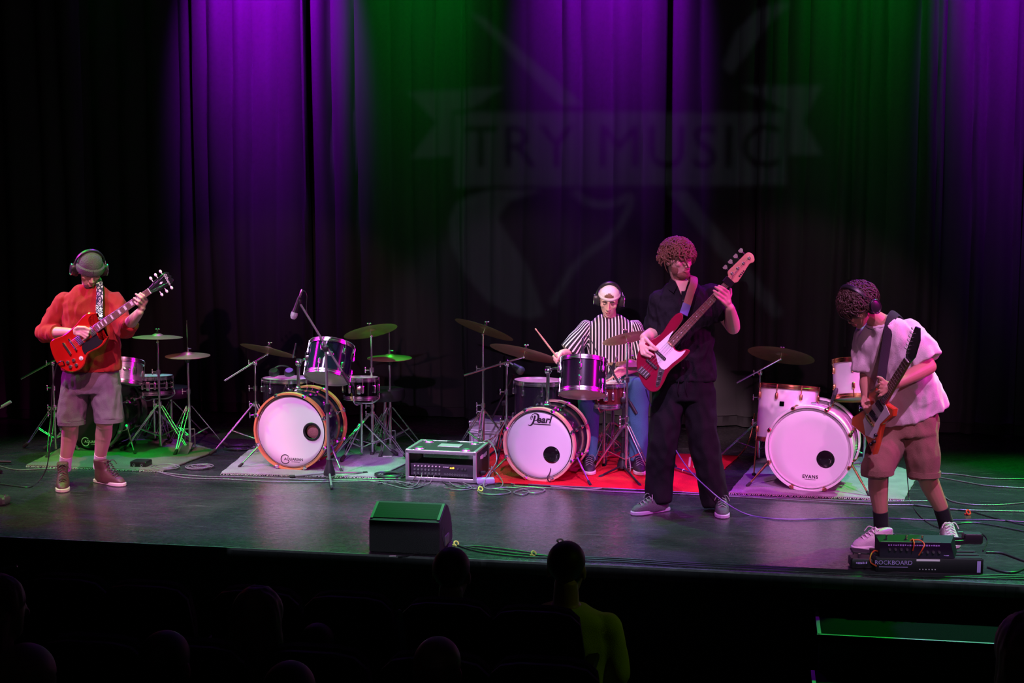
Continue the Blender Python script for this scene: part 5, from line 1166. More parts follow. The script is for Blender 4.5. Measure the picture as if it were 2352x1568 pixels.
# ------------------------------------------------------------------ microphones and stands
def mic(label, c, d, r=.024, L=.17, ballm=None, body=None, name='microphone', cable=None):
    d = nrm(d); root = thing(name, label, 'microphone', c, group='microphones')
    F = axis_frame(d); M = mat4(F, c)
    obj('grille', G().lathe([(0, .05), (r*.6, .046), (r*.95, .03), (r, .012), (r*.92, -.004), (0, -.004)], 20, M), ballm or mat('silver_mesh_grille', (.60, .60, .62), .4, .8, bump=.8, bscale=400), root)
    obj('handle', G().lathe([(0, -.004), (r*.9, -.004), (r*.8, -.02), (r*.55, -L), (0, -L)], 18, M), body or BLACKMETAL, root)
    obj('connector', G().lathe([(0, -L), (.0095, -L), (.0095, -L-.045), (.006, -L-.06), (0, -L-.06)], 12, M), CHROME, root)
    if cable is not None: obj('cable', G().tube(smooth_path(cable, 8), .0032, 6), CABLE, root)
    return root
def mic_stand(label, base, mtop, boom, legs, r=.0095, m=BLACKMETAL, cone=True, group='black microphone stands'):
    root = thing('microphone_stand', label, 'microphone stand', base, group=group)
    mid = base+(mtop-base)*.55
    obj('lower_tube', G().tube([base+A(0, 0, .04), mid], r*1.25, 12), m, root); obj('upper_tube', G().tube([mid, mtop], r, 12), m, root)
    obj('height_clutch', G().lathe([(0, .035), (r*1.9, .03), (r*2.1, -.03), (0, -.035)], 14, mat4(np.eye(3), mid)), BLACKPLASTIC, root)
    if cone: obj('leg_housing', G().lathe([(0, .15), (.018, .15), (.026, .11), (.042, .06), (.044, .035), (0, .03)], 20, mat4(np.eye(3), base)), BLACKPLASTIC, root)
    for q in legs:
        d = nrm(A(*(q-base)[:2], 0)); L = G().tube([base+d*.02+A(0, 0, .05), q+A(0, 0, .014)], .008, 8); l = obj('leg', L, m, root); obj('rubber_tip', G().capsule(q-d*.03+A(0, 0, .015), q+A(0, 0, .0125), .0115, .0115, 8), RUBBER, l)
    if boom is not None:
        a, b = boom; obj('boom_arm', G().tube([a, b], r*.85, 10), m, root); e = nrm(b-a)
        obj('boom_clamp', G().rbox(mtop, (.045, .035, .045), .01), BLACKPLASTIC, root); obj('boom_grip', G().tube([b-e*.10, b], r*1.35, 10), BLACKPLASTIC, root)
    return root
b = flo(757, 1101); J_ = lambda x, y, dd=0: onp(x, y, b, dd)
top = J_(747, 800); top[:2] = b[:2]; top = J_(748, 800)
SM = mic_stand('black boom microphone stand in front of the orange-hooped kit', b, top, (J_(689, 697), J_(802, 880)), [flo(668, 1098), flo(842, 1089), flo(762, 1124)], .0095, mat('green_lit_black_stand', (.20, .22, .21), .35, .35))  # lighter grey-green base colour stands in for green light on black tubes
mic('vocal microphone with silver ball grille hanging from its boom stand', J_(677, 718), J_(676, 722)-J_(688, 684), .026, .12, cable=[J_(690, 676), J_(693, 669), J_(700, 669), J_(705, 680), J_(704, 700), J_(706, 722), J_(718, 748), J_(730, 760), J_(740, 800, .02)])
mc = G(); mc.rbox(J_(688, 692), (.03, .03, .04), .008); obj('mic_clip', mc, BLACKPLASTIC, SM)
# drum microphones at the drummer's kit
b = flo(1150, 1040); J_ = lambda x, y, dd=0: onp(x, y, b, dd)
mic_stand('low black microphone stand leaning over the drummer floor tom', b, J_(1158, 925), (J_(1130, 960), J_(1181, 858)), [flo(1120, 1052), flo(1178, 1046), flo(1140, 1070)], cone=True)
mic('bulky drum microphone over the drummer floor tom', J_(1192, 848), nrm(RT*.75-A(0, 0, .55)-FH*.2), .036, .06, mat('grey_green_grille', (.20, .24, .22), .5, .5), DARKGREY)
c = onp(1338, 808, bC, .02); cm = mic('small clip-on microphone on the rim of the drummer tom', c, A(0, 0, -1)+FH*.3, .016, .05, DARKGREY, DARKGREY, cable=[c+A(0, 0, .09), c+A(.02, 0, .12), c+A(.06, .03, .08), c+A(.10, .06, -.02)])
b = flo(1430, 1084); J_ = lambda x, y, dd=0: onp(x, y, b, dd)
mic_stand('short black microphone stand between drummer and bassist', b, J_(1432, 918), (J_(1400, 842, .1), J_(1462, 950)), [flo(1378, 1098), flo(1470, 1118), flo(1480, 1086)], .010)
mic('black drum microphone pointing at the red snare', J_(1402, 858, .12), J_(1392, 878, .18)-J_(1404, 846, .12), .018, .11, DARKGREY)
b = flo(1905, 1062); J_ = lambda x, y, dd=0: onp(x, y, b, dd)
c = onp(1917, 905, bD, .15); mic('small dark clip microphone on the white tom rim', c, RT*.3+A(0, 0, .9), .017, .07, DARKGREY, BLACKPLASTIC)
# second stand lying low between the bassist's legs, base of a mic stand
r = thing('microphone_stand', 'low green-lit microphone stand base lying between the bassist legs', 'microphone stand', flo(1565, 1085), group='black microphone stands')
obj('base_bar', G().tube([flo(1536, 1079)+A(0, 0, .03), flo(1606, 1100)+A(0, 0, .025)], .010, 10), STEEL, r); obj('leg', G().tube([flo(1553, 1084)+A(0, 0, .04), flo(1538, 1056)+A(0, 0, .03)], .008, 8), BLACKMETAL, r); rk = G(); rk.ring(.0105, .004, 14, 6, mat4(axis_frame(flo(1606, 1100)-flo(1536, 1079)), flo(1570, 1089)+A(0, 0, .028))); obj('lock_ring', rk, WHITEPLASTIC, r)
# stands just entering from the left edge
b = flo(-20, 1068); r = thing('microphone_stand', 'microphone stand leg and boom end entering at the left wing', 'microphone stand', b, group='black microphone stands')
obj('leg', G().tube([b+A(0, 0, .03), flo(26, 1066)+A(0, 0, .02)], .011, 10), BLACKMETAL, r); obj('leg', G().tube([b+A(0, 0, .03), flo(3, 1088)+A(0, 0, .018)], .011, 10), BLACKMETAL, r); obj('tube', G().tube([b+A(0, 0, .02), b+A(0, 0, .45)], .011, 10), BLACKMETAL, r)
obj('boom_arm', G().tube([onp(-40, 956, b), onp(12, 931, b)], .006, 8), STEEL, r); obj('boom_grip', G().tube([onp(4, 934, b), onp(25, 922, b)], .012, 10), mat('green_grey_grip', (.14, .20, .16), .6), r)
g = G(); g.rbox(flo(2, 1160)+A(-.09, .02, .030), (.26, .10, .055), .012); bx = tag(obj('effect_pedal', g, DARKGREY), 'low dark effect pedal cut off by the left edge of the stage', 'pedal'); obj('footswitch', G().tube([flo(2, 1160)+A(.02, .02, .055), flo(2, 1160)+A(.02, .02, .072)], .007, 8), CHROME, bx)

# headphones lying on a floor tom
c = onp(648, 862, bB, .50); r = thing('headphones', 'black headphones lying on the floor tom of the orange-hooped kit', 'headphones', c); 
hb = G(); hb.tube([c+RT*.075*math.cos(a)+A(0, 0, .02+.055*math.sin(a))+FH*.02 for a in np.linspace(0, math.pi, 15)], .007, 8, flat=1.8, hint=FH); obj('headband', hb, BLACKPLASTIC, r)
for s in (-1, 1): obj('ear_cup', G().lathe([(0, .02), (.03, .02), (.04, .008), (.042, -.016), (.02, -.02), (0, -.01)], 20, mat4(axis_frame(nrm(A(0, 0, 1)-FH*.6)), c+RT*.06*s+A(0, 0, .03)-FH*.02)), BLACKPLASTIC, r)

# ------------------------------------------------------------------ stage monitor
w0 = flo(848, 1266); w1 = flo(1013, 1270); W = float(w1[0]-w0[0]); prof = [(0, 0), (0, .19), (.015, .198), (.17, .262), (.20, .262), (.25, .235), (.31, .17), (.345, .10), (.36, .03), (.35, 0)]
r = thing('stage_monitor', 'black wedge stage monitor with mesh grille at the stage edge', 'speaker', A(w0[0]+W/2, w0[1]+.18, 0)); MM = mat4(np.stack([A(0, 1, 0), A(0, 0, 1), A(1, 0, 0)], 1), A(w0[0], w0[1], .002))
cab = mat('textured_black_cabinet', (.007, .005, .008), .6, bump=.5, bscale=300)
obj('cabinet', G().prism(np.array(prof), 0, W, MM, bev=.006), cab, r)
def grille_mat():
    m = bpy.data.materials.new('perforated_grille'); m.use_nodes = True; nt = m.node_tree; b_ = nt.nodes['Principled BSDF']; N = nt.nodes.new
    tc = N('ShaderNodeTexCoord'); v = N('ShaderNodeTexVoronoi'); v.inputs['Scale'].default_value = 115; v.inputs['Randomness'].default_value = 0; nt.links.new(tc.outputs['Object'], v.inputs['Vector'])
    rp = N('ShaderNodeMapRange'); rp.inputs[1].default_value = .25; rp.inputs[2].default_value = .42; nt.links.new(v.outputs['Distance'], rp.inputs[0])
    mx = N('ShaderNodeMix'); mx.data_type = 'RGBA'; mx.inputs[6].default_value = (.002, .002, .002, 1); mx.inputs[7].default_value = (.0075, .0075, .0075, 1); nt.links.new(rp.outputs[0], mx.inputs[0]); nt.links.new(mx.outputs[2], b_.inputs['Base Color']); b_.inputs['Roughness'].default_value = .6; b_.inputs['Specular IOR Level'].default_value = .08; return m
sl = nrm(A(0, .155, .064)); nn = nrm(A(0, -.064, .155)); cg = A(w0[0]+W/2, w0[1], 0)+A(0, .0925, .231)+nn*.003; RG = np.stack([A(1, 0, 0), sl, nn], 1)
obj('grille', G().box(cg, (W-.036, .150, .004), R=RG), grille_mat(), r)
for s in (-1, 1): obj('side_rail', G().box(cg+A(s*(W/2-.012), 0, 0), (.016, .165, .006), R=RG), mat('rail_paint', (.02, .02, .023), .6), r)
obj('handle_recess', G().lathe([(0, .001), (.028, .001), (.036, .003), (.036, -.004), (0, -.004)], 20, mat4(np.stack([A(0, 1.0, 0)*.8, A(0, 0, 1.25), A(1, 0, 0)], 1), A(w0[0]+W, w0[1]+.10, .095))), RUBBER, r)
jp = G(); jp.rbox(A(w0[0]+W+.006, w0[1]+.17, .05), (.01, .10, .06), .003); obj('jack_plate', jp, DARKGREY, r)

# ------------------------------------------------------------------ rack case and road case
fl_, fr_ = flo(932, 1102), flo(1094, 1110); xd = nrm(fr_-fl_); yd = A(-xd[1], xd[0], 0); WW = float(np.linalg.norm(fr_-fl_)); HH, DD = .225, .40; O = fl_+A(0, 0, .004)
r = thing('rack_case', 'open aluminium-edged rack case with mixer in front of the red rug', 'rack case', O+xd*WW/2+yd*DD/2); R_ = np.stack([xd, yd, A(0, 0, 1)], 1)
def bxr(x, y, z, sx, sy, sz): return G().rbox(O+xd*x+yd*y+A(0, 0, z), (sx, sy, sz), .003, R=R_)
ply = mat('black_ply_panel', (.020, .022, .022), .5)
for z, nm in ((.008, 'bottom_panel'), (HH-.008, 'top_panel')): obj(nm, bxr(WW/2, DD/2, z, WW-.01, DD-.01, .012), ply, r)
for x in (.008, WW-.008): obj('side_panel', bxr(x, DD/2, HH/2, .012, DD-.01, HH-.01), ply, r)
for y in (.006, DD-.006):
    for z in (.012, HH-.012): obj('edge_rail', bxr(WW/2, y, z, WW, .022, .026), ALU, r)
    for x in (.012, WW-.012): obj('edge_rail', bxr(x, y, HH/2, .026, .022, HH), ALU, r)
for x in (.012, WW-.012):
    for z in (.006, HH-.004): obj('edge_rail', bxr(x, DD/2, z, .026, DD, .014), ALU, r)
for x in (.09, WW-.09):
    for y in (.06, DD-.08):
        d_ = obj('stacking_dish', G().lathe([(0, .004), (.022, .006), (.032, .009), (.036, .0), (0, 0)], 20, mat4(np.eye(3), O+xd*x+yd*y+A(0, 0, HH))), STEEL, r); obj('corner_plate', G().rbox(O+xd*x+yd*y+A(0, 0, HH+.001), (.08, .05, .003), .001, R=R_), STEEL, d_)
obj('handle_plate', bxr(WW*.53, DD*.52, HH+.002, .17, .11, .005), mat('pale_metal_plate', (.50, .52, .52), .4, .6), r); hg = G().tube(smooth_path([O+xd*(WW*.44)+yd*DD*.72+A(0, 0, HH+.012), O+xd*WW*.53+yd*DD*.74+A(0, 0, HH+.016), O+xd*(WW*.62)+yd*DD*.72+A(0, 0, HH+.012)], 4), .006, 8); obj('case_handle', hg, RUBBER, r)
obj('stencil_mark', marks(6, .20, .035, mat4(np.stack([yd, A(0, 0, 1), xd], 1), O+xd*(WW+.0045)+yd*DD*.5+A(0, 0, HH*.72)), 2), WHITEINK, r)
mx_ = thing('rack_mixer', 'black rack mixer with glowing amber digits inside the rack case', 'mixer', O+xd*WW/2+yd*.06)
fz, fh = .030, .088
obj('faceplate', G().rbox(O+xd*WW/2+yd*.035+A(0, 0, fz+fh/2), (WW-.056, .012, fh), .002, R=R_), mat('mixer_face', (.022, .018, .026), .45), mx_); obj('chassis', G().box(O+xd*WW/2+yd*.16+A(0, 0, fz+fh/2), (WW-.09, .24, fh-.006), R=R_), BLACKPLASTIC, mx_)
for i in range(8):
    for j in range(3):
        z = fz+.072-.026*j; rr_ = .0085 if j else .005; nm = 'input_jack' if j else 'gain_knob'
        kg = G().lathe([(0, .003), (rr_*.5, .003), (rr_*.6, .009), (rr_, .009), (rr_, 0), (0, 0)], 12, mat4(np.stack([xd, A(0, 0, 1), -yd], 1), O+xd*(.062+.027*i)+yd*.029+A(0, 0, z))); obj(nm, kg, STEEL if j else WHITEPLASTIC, mx_)
for i in range(10): obj('output_jack', G().lathe([(.004, .004), (.0075, .004), (.0075, 0), (.004, 0)], 12, mat4(np.stack([xd, A(0, 0, 1), -yd], 1), O+xd*(.292+.0185*i)+yd*.029+A(0, 0, fz+.018)), close=True), STEEL, mx_)
obj('display', G().box(O+xd*.345+yd*.028+A(0, 0, fz+.065), (.044, .002, .020), R=R_), BLACKPLASTIC, mx_)
obj('display_digits', marks(3, .034, .013, mat4(np.stack([xd, A(0, 0, 1), -yd], 1), O+xd*.345+yd*.0268+A(0, 0, fz+.065)), 4), mat('amber_led', (.9, .35, .02), .5, emit=(1, .32, .02, 6)), mx_)
for x in (.392, .425, .448): knob_ = obj('volume_knob', G().lathe([(0, .014), (.007, .014), (.009, 0), (0, 0)], 14, mat4(np.stack([xd, A(0, 0, 1), -yd], 1), O+xd*x+yd*.029+A(0, 0, fz+.062))), DARKGREY, mx_)
obj('lettering', marks(8, .046, .007, mat4(np.stack([xd, A(0, 0, 1), -yd], 1), O+xd*.298+yd*.0285+A(0, 0, fz+.070)), 6), WHITEINK, mx_)
# purple power box beside it
g = G().rbox(flo(1115, 1110)+A(0, 0, .022), (.13, .07, .036), .006, R=rotz(.3)); pb = tag(obj('power_strip', g, mat('lilac_power_box', (.34, .30, .52), .5)), 'small lilac power box beside the rack case', 'power strip'); obj('plug', G().rbox(flo(1108, 1104)+A(0, .02, .055), (.04, .03, .03), .006), BLACKPLASTIC, pb)
# silver flight case behind
fl_, fr_ = flo(1078, 1026), flo(1168, 1030); xd = nrm(fr_-fl_); yd = A(-xd[1], xd[0], 0); WW = .36; HH, DD = .215, .30; O = fl_+A(0, 0, .002); R_ = np.stack([xd, yd, A(0, 0, 1)], 1)
r = thing('flight_case', 'silver grey flight case behind the scripted bass drum', 'case', O+xd*WW/2+yd*DD/2); skin_ = mat('grey_case_laminate', (.40, .40, .42), .5)
obj('lower_half', bxr(WW/2, DD/2, .062, WW-.008, DD-.008, .12), skin_, r); obj('lid', bxr(WW/2, DD/2, .172, WW-.008, DD-.008, .086), skin_, r)
for z in (.008, .118, .134, HH-.006): obj('edge_rail', bxr(WW/2, .004, z, WW, .014, .016), ALU, r)
for z in (.008, HH-.006): obj('edge_rail', bxr(WW/2, DD-.004, z, WW, .014, .016), ALU, r)
for x in (.006, WW-.006):
    for y in (.006, DD-.006): obj('edge_rail', bxr(x, y, HH/2, .016, .016, HH), ALU, r)
    obj('edge_rail', bxr(x, DD/2, HH-.004, .016, DD, .012), ALU, r)
for x in (.004, WW-.004):
    for z in (.012, HH-.010): obj('ball_corner', G().ball(O+xd*x+yd*.006+A(0, 0, z), .017), CHROME, r)
for x in (WW*.28, WW*.75): obj('latch', bxr(x, -.004, .126, .04, .012, .05), CHROME, r)

# ------------------------------------------------------------------ pedalboard group at the stage edge
o = flo(2011, 1316); e = flo(2258, 1320); xd = nrm(e-o); yd = A(-xd[1], xd[0], 0); R_ = np.stack([xd, yd, A(0, 0, 1)], 1); O = o+A(0, 0, .002); L = float(np.linalg.norm(e-o))
FRT = lambda x, z, y=-.001: mat4(np.stack([xd, A(0, 0, 1), -yd], 1), O+xd*x+yd*y+A(0, 0, z))
r = thing('pedalboard', 'long black pedalboard base lying at the feet of the bending guitarist', 'pedalboard', O+xd*L/2+yd*.10)
obj('front_panel', bxr(L/2, .006, .045, L, .012, .085), BLACKMETAL, r)
for y in (.05, .12, .19): obj('slat', bxr(L/2, y, .083, L, .045, .008), BLACKMETAL, r)
for x in (.008, L-.008): obj('side_panel', bxr(x, .10, .042, .014, .20, .08), BLACKMETAL, r)
obj('lettering', text_geo('ROCKBOARD', .034, FRT(.098, .060)), mat('lilac_print', (.42, .30, .70), .6), r); u = G(); u.box((0, 0, 0), (.16, .004, .0006)); obj('underline', G().add(u.verts(), u.f, FRT(.098, .036)), MATS['lilac_print'], r)
u = G(); u.box((0, 0, 0), (.13, .012, .001)); obj('edge_label', G().add(u.verts(), u.f, FRT(.29, .078)), WHITEINK, r); u = G(); u.box((0, 0, 0), (.020, .066, .001)); obj('edge_label', G().add(u.verts(), u.f, FRT(L-.025, .044)), MATS['lilac_print'], r)
for i in range(6): obj('panel_dot', G().lathe([(0, .002), (.003, .002), (.003, 0), (0, 0)], 8, FRT(.245+.017*i, .025)), WHITEINK, r)
z0 = .090; r2 = thing('amp_modeler', 'flat black amplifier unit with knobs lying on the pedalboard', 'amplifier', O+xd*.24+yd*.09+A(0, 0, z0)); Lu = .415
RU = R_ @ rotx(.0); O2 = O+xd*.02+A(0, 0, z0)
cs = G(); cs.add([O2+xd*a+yd*b+A(0, 0, c_) for a, b, c_ in ((0, .0, 0), (Lu, .0, 0), (Lu+.05, .15, 0), (0, .15, 0), (0, .012, .085), (Lu-.02, .012, .085), (Lu+.03, .15, .095), (0, .15, .095))], [(0, 1, 2, 3), (4, 7, 6, 5), (0, 4, 5, 1), (1, 5, 6, 2), (2, 6, 7, 3), (3, 7, 4, 0)]); obj('chassis', cs, mat('blue_black_chassis', (.008, .006, .016), .6, spec=.2), r2)
FU = lambda x, z: mat4(np.stack([xd, nrm(A(0, 0, 1)+yd*.14), nrm(-yd+A(0, 0, .14))], 1), O2+xd*x+yd*(.012*z/.085-.0015)+A(0, 0, z))
obj('lettering', marks(22, .29, .009, FU(.19, .070), 7), MATS['lilac_print'], r2); obj('lettering', marks(4, .03, .007, FU(.37, .016), 8), MATS['lilac_print'], r2)
for i in range(8): obj('control_knob', G().lathe([(0, .012), (.007, .012), (.009, 0), (0, 0)], 12, FU(.055+.032*i if i < 4 else .105+.032*i, .046 if i < 4 else .034)), DARKGREY, r2)
obj('top_edge_strip', G().rbox(O2+xd*(Lu*.42)+yd*.016+A(0, 0, .0865), (Lu*.80, .008, .003), .001, R=R_), mat('green_grey_trim', (.10, .16, .13), .4), r2)
for i, (x, c1) in enumerate(((.05, CHROME), (.16, CHROME), (.25, CHROME))): obj('footswitch', G().tube([O2+xd*x+yd*.07+A(0, 0, .09), O2+xd*x+yd*.07+A(0, 0, .112)], .007, 8), c1, r2)
ORC = mat('orange_patch_cable', (.75, .10, .03), .45)
for k, pts in enumerate((((.0, .045, -.02), (-.035, .07, -.03), (-.03, .10, .0), (.0, .115, .05), (.03, .105, .06)), ((.235, .05, -.012), (.25, .09, -.03), (.265, .11, .0), (.245, .125, .03), (.20, .118, .05), (.19, .10, .06)), ((.20, .075, -.012), (.205, .115, -.02), (.208, .130, .03), (.212, .120, .06)))):
    tag(obj('patch_cable', G().tube(smooth_path([O+xd*a+yd*c_+A(0, 0, b_) for a, b_, c_ in [(p[0], p[1]+.06 if k else p[1], p[2]) for p in pts]], 6), .004, 6), ORC), ('orange patch cable at the left end of the pedalboard', 'long orange patch cable looping over the amplifier unit', 'short orange patch cable in the middle of the amplifier unit')[k], 'cable')
p0 = flo(1956, 1306); g = G().rbox(p0+xd*.06+yd*.05+A(0, 0, .032), (.13, .10, .055), .008, R=R_); ep = tag(obj('effect_pedal', g, BLACKMETAL), 'small dark effect pedal at the end of the pedalboard', 'pedal'); obj('lettering', marks(7, .065, .014, mat4(np.stack([xd, A(0, 0, 1), -yd], 1), p0+xd*.055-yd*.0015+A(0, 0, .036)), 9), MATS['lilac_print'], ep); obj('footswitch', G().tube([p0+xd*.05+yd*.05+A(0, 0, .058), p0+xd*.05+yd*.05+A(0, 0, .076)], .008, 8), CHROME, ep)
p0 = flo(1968, 1290); g = G(); g.rbox(p0+xd*.07+yd*.05+A(0, 0, .018), (.16, .09, .03), .006, R=R_); vp = thing('volume_pedal', 'black rocker pedal under the cream sneaker', 'pedal', p0+xd*.07+yd*.05); obj('base', g, BLACKMETAL, vp); obj('treadle', G().rbox(p0+xd*.07+yd*.05+A(0, 0, .046), (.19, .085, .012), .004, R=R_ @ roty(.10)), RUBBER, vp)
p0 = flo(2200, 1292); ad = thing('power_adapter', 'black power adapter with coiled lead on the pedalboard end', 'power adapter', p0+A(0, 0, .09)); obj('brick', G().rbox(p0+xd*.10+yd*.09+A(0, 0, .125), (.11, .07, .06), .008, R=R_), BLACKPLASTIC, ad); cl_ = G(); [cl_.tube([p0+xd*(-.02+.075*math.cos(a))+yd*(.07+.04*math.sin(a))+A(0, 0, .10+.007*k) for a in np.linspace(0, 6.28, 21)], .0045, 6) for k in range(4)]; obj('coiled_lead', cl_, CABLE, ad)
# small DI box by the first kit
g = G().rbox(flo(318, 1076)+A(0, .05, .03), (.13, .12, .05), .006); di = tag(obj('stage_box', g, BLACKMETAL), 'small black stage box with two sockets beside the coiled cable', 'stage box')
for x in (-.03, .03): obj('socket', G().lathe([(.006, .004), (.011, .004), (.011, 0), (.006, 0)], 14, mat4(np.stack([A(1, 0, 0), A(0, 0, 1), A(0, -1, 0)], 1), flo(318, 1076)+A(x, -.010, .03)), close=True), CHROME, di)

# ------------------------------------------------------------------ cables on the floor
def cable(label, pts, m=CABLE, r=.0042, z=.006, name='cable', ends=None):
    P = []
    for p in pts:
        q = flo(p[0], p[1]) if len(p) == 2 else onp(p[0], p[1], flo(p[2], p[3]))
        if len(p) == 2: q = A(q[0], q[1], z)
        else: q[2] = max(q[2], z)
        P.append(q)
    o = tag(obj(name, G().tube(smooth_path(P, 7), r, 6), m), label, 'cable', 'cables lying on the stage')
    return o
def coil(label, px, py, R, n, m=CABLE, r=.0042, sq=1.0, seed=0):
    c = flo(px, py); rnd = random.Random(seed); P = []
    for k in range(n):
        ox, oy, rr = rnd.uniform(-.025, .025), rnd.uniform(-.025, .025), R*rnd.uniform(.82, 1.1)
        for i in range(14): a = 2*math.pi*i/14; P.append(c+A(ox+rr*math.cos(a), oy+rr*.85*math.sin(a), .006+.006*(k % 3)))
    return tag(obj('coiled_cable', G().tube(smooth_path(P, 3), r, 6), m), label, 'cable', 'cables lying on the stage')
coil('coil of dark cable next to the small stage box', 378, 1076, .10, 6, CABLE2, seed=1); coil('loose cable coil between the first rug and the boom stand', 456, 1076, .085, 6, CABLE2, seed=2)
coil('tangled cable coil on the floor left of the rack case', 898, 1094, .10, 9, CABLE, seed=3); coil('round cable loop on the floor behind the pedalboard', 2097, 1238, .075, 2, CABLE, seed=6)
coil('tangle of thin cables behind the orange-hooped kit boom stand', 548, 1030, .13, 5, CABLE, seed=8)
cable('thin cable hanging from the red guitar down to the floor', [(127, 850, 150, 1112), (120, 900, 135, 1110), (116, 1000, 118, 1105), (108, 1070, 105, 1105), (88, 1108), (68, 1120), (40, 1118), (0, 1113), (-40, 1110)])
cable('cable along the front of the first rug to the left wing', [(-30, 1066), (0, 1072), (40, 1080), (110, 1078), (190, 1076), (260, 1080), (330, 1082)], CABLE2)
cable('long cable from the stage box along the grey rugs', [(332, 1080), (400, 1090), (480, 1096), (560, 1097), (700, 1103), (800, 1103), (920, 1100)], CABLE2); cable('second long cable in front of the pale grey rug', [(345, 1080), (420, 1098), (520, 1102), (640, 1108), (780, 1107), (900, 1106), (950, 1114)], CABLE2)
rnd = random.Random(5)
MXP = flo(932, 1102)
for k in range(8):
    sx = 952+14*k; dx = rnd.choice((-1, 1)); ex_ = 905+rnd.uniform(-25, 10) if k < 4 else 1110+rnd.uniform(0, 60)
    cable(('first', 'second', 'third', 'fourth', 'fifth', 'sixth', 'seventh', 'eighth')[k]+' signal cable from the left in the bundle plugged into the rack mixer', [(sx, 1082-6*(k % 2), 932, 1100), (sx+3, 1090, 935, 1103), (sx+(8 if k > 3 else -4), 1106), (sx+(28 if k > 3 else -12), 1113+3*(k % 3)), ((sx+ex_)/2, 1118+2*(k % 4)), (ex_, 1112-3*(k % 3)), (ex_+(-35 if k < 4 else 40), 1106+4*(k % 3))], CABLE2 if k % 2 else CABLE, .0038)
cable('cable with a silver jack plug lying before the rack case', [(1035, 1125), (1060, 1127), (1090, 1122), (1110, 1112), (1122, 1098, 1120, 1104), (1130, 1070, 1130, 1100)], CABLE2); tag(obj('jack_plug', G().tube([A(*flo(1020, 1122)[:2], .008), A(*flo(1036, 1125)[:2], .008)], [.003, .004, .007, .007], 8), CHROME), 'silver jack plug lying on the floor before the rack case', 'plug')
cable('blue-lit cable making a wide loop right of the yellow tag', [(1098, 1130), (1110, 1136), (1150, 1137), (1173, 1132), (1160, 1126), (1130, 1124), (1160, 1121), (1195, 1123), (1215, 1130), (1200, 1138), (1180, 1132), (1205, 1124), (1235, 1122), (1252, 1127), (1230, 1134), (1200, 1130)], CABLE2)
cable('cable arching out of the rack case corner', [(1105, 1020, 1100, 1085), (1120, 1010, 1120, 1085), (1136, 1030, 1125, 1095), (1140, 1060, 1120, 1105), (1120, 1090, 1110, 1108), (1112, 1120), (1140, 1124), (1155, 1112), (1140, 1085, 1140, 1100), (1124, 1075, 1122, 1104)], CABLE2)
cable('long dark cable along the front edge of the red rug', [(1130, 1095), (1200, 1112), (1300, 1118), (1400, 1123), (1500, 1128), (1600, 1134), (1680, 1139), (1800, 1146), (1900, 1150), (2000, 1153), (2130, 1152)], CABLE2); cable('parallel cable just below the red rug edge', [(1180, 1118), (1300, 1124), (1420, 1131), (1560, 1136), (1700, 1143), (1850, 1152), (2000, 1160), (2110, 1162), (2200, 1172), (2352, 1176), (2400, 1176)], CABLE2)
cable('thin cable running over the red rug under the microphone stand', [(1265, 1095), (1330, 1107), (1370, 1108), (1410, 1100), (1440, 1090), (1448, 1078, 1440, 1090), (1445, 1050, 1440, 1090)], mat('pale_grey_cable', (.30, .29, .30), .5)); cable('pale cable curving across the red rug beside the bassist shoe', [(1265, 1118), (1350, 1125), (1400, 1119), (1450, 1109), (1490, 1114), (1530, 1125)], MATS['pale_grey_cable'])
cable('port cable hanging from the scripted bass drum', [(1267, 1068, 1237, 1108), (1263, 1085, 1237, 1109), (1257, 1098, 1240, 1112), (1268, 1110), (1300, 1104), (1320, 1090)], CABLE)
cable('blue instrument cable falling from the maroon bass to the floor', [(1483, 893, 1560, 1172), (1490, 918, 1560, 1172), (1505, 955, 1570, 1175), (1535, 1005, 1580, 1178), (1580, 1075, 1600, 1180), (1630, 1125, 1640, 1182), (1675, 1160, 1685, 1186), (1720, 1184), (1780, 1193), (1860, 1194), (1960, 1191), (2050, 1192), (2150, 1196), (2260, 1195), (2352, 1200), (2400, 1203)], mat('blue_violet_cable', (.10, .06, .28), .4))
cable('green-lit cable curving behind the bending guitarist', [(2150, 1088), (2200, 1091), (2260, 1099), (2320, 1101), (2400, 1101)], CABLE2); cable('lower green-lit cable behind the bending guitarist', [(2150, 1096), (2210, 1107), (2270, 1117), (2352, 1122), (2420, 1123)], CABLE2)
cable('cable sagging toward the right edge near the green pool', [(2168, 1140), (2185, 1152), (2230, 1160), (2290, 1161), (2352, 1156), (2400, 1150)], CABLE2); cable('straight cable right of the bending guitarist calf', [(2085, 1160), (2140, 1166), (2200, 1172), (2230, 1176), (2280, 1190), (2352, 1207), (2400, 1215)], CABLE)
cable('thin cable hanging between the legs of the bending guitarist', [(2083, 1080, 2085, 1150), (2086, 1120, 2085, 1150), (2090, 1150, 2088, 1152), (2108, 1180), (2130, 1200), (2158, 1214), (2185, 1218)], CABLE, .0035); cable('cable from the angular guitar dropping past the dark sock', [(2040, 1080, 2060, 1225), (2038, 1150, 2060, 1225), (2040, 1195, 2055, 1225), (2048, 1222, 2055, 1228), (2068, 1233), (2100, 1232), (2130, 1240)], CABLE, .005)
cable('black cable curving from the shoe to the right edge', [(2190, 1215), (2200, 1205), (2235, 1202), (2280, 1208), (2352, 1222), (2400, 1230)], CABLE); cable('cable looping behind the power adapter', [(2200, 1224), (2250, 1226), (2268, 1240), (2262, 1258), (2258, 1266)], CABLE); cable('power lead running from the adapter to the right edge', [(2265, 1270), (2300, 1272), (2330, 1282), (2360, 1292), (2400, 1296)], CABLE, .006); cable('second power lead below the adapter', [(2268, 1304), (2300, 1314), (2330, 1316), (2352, 1308), (2400, 1290)], CABLE, .006)
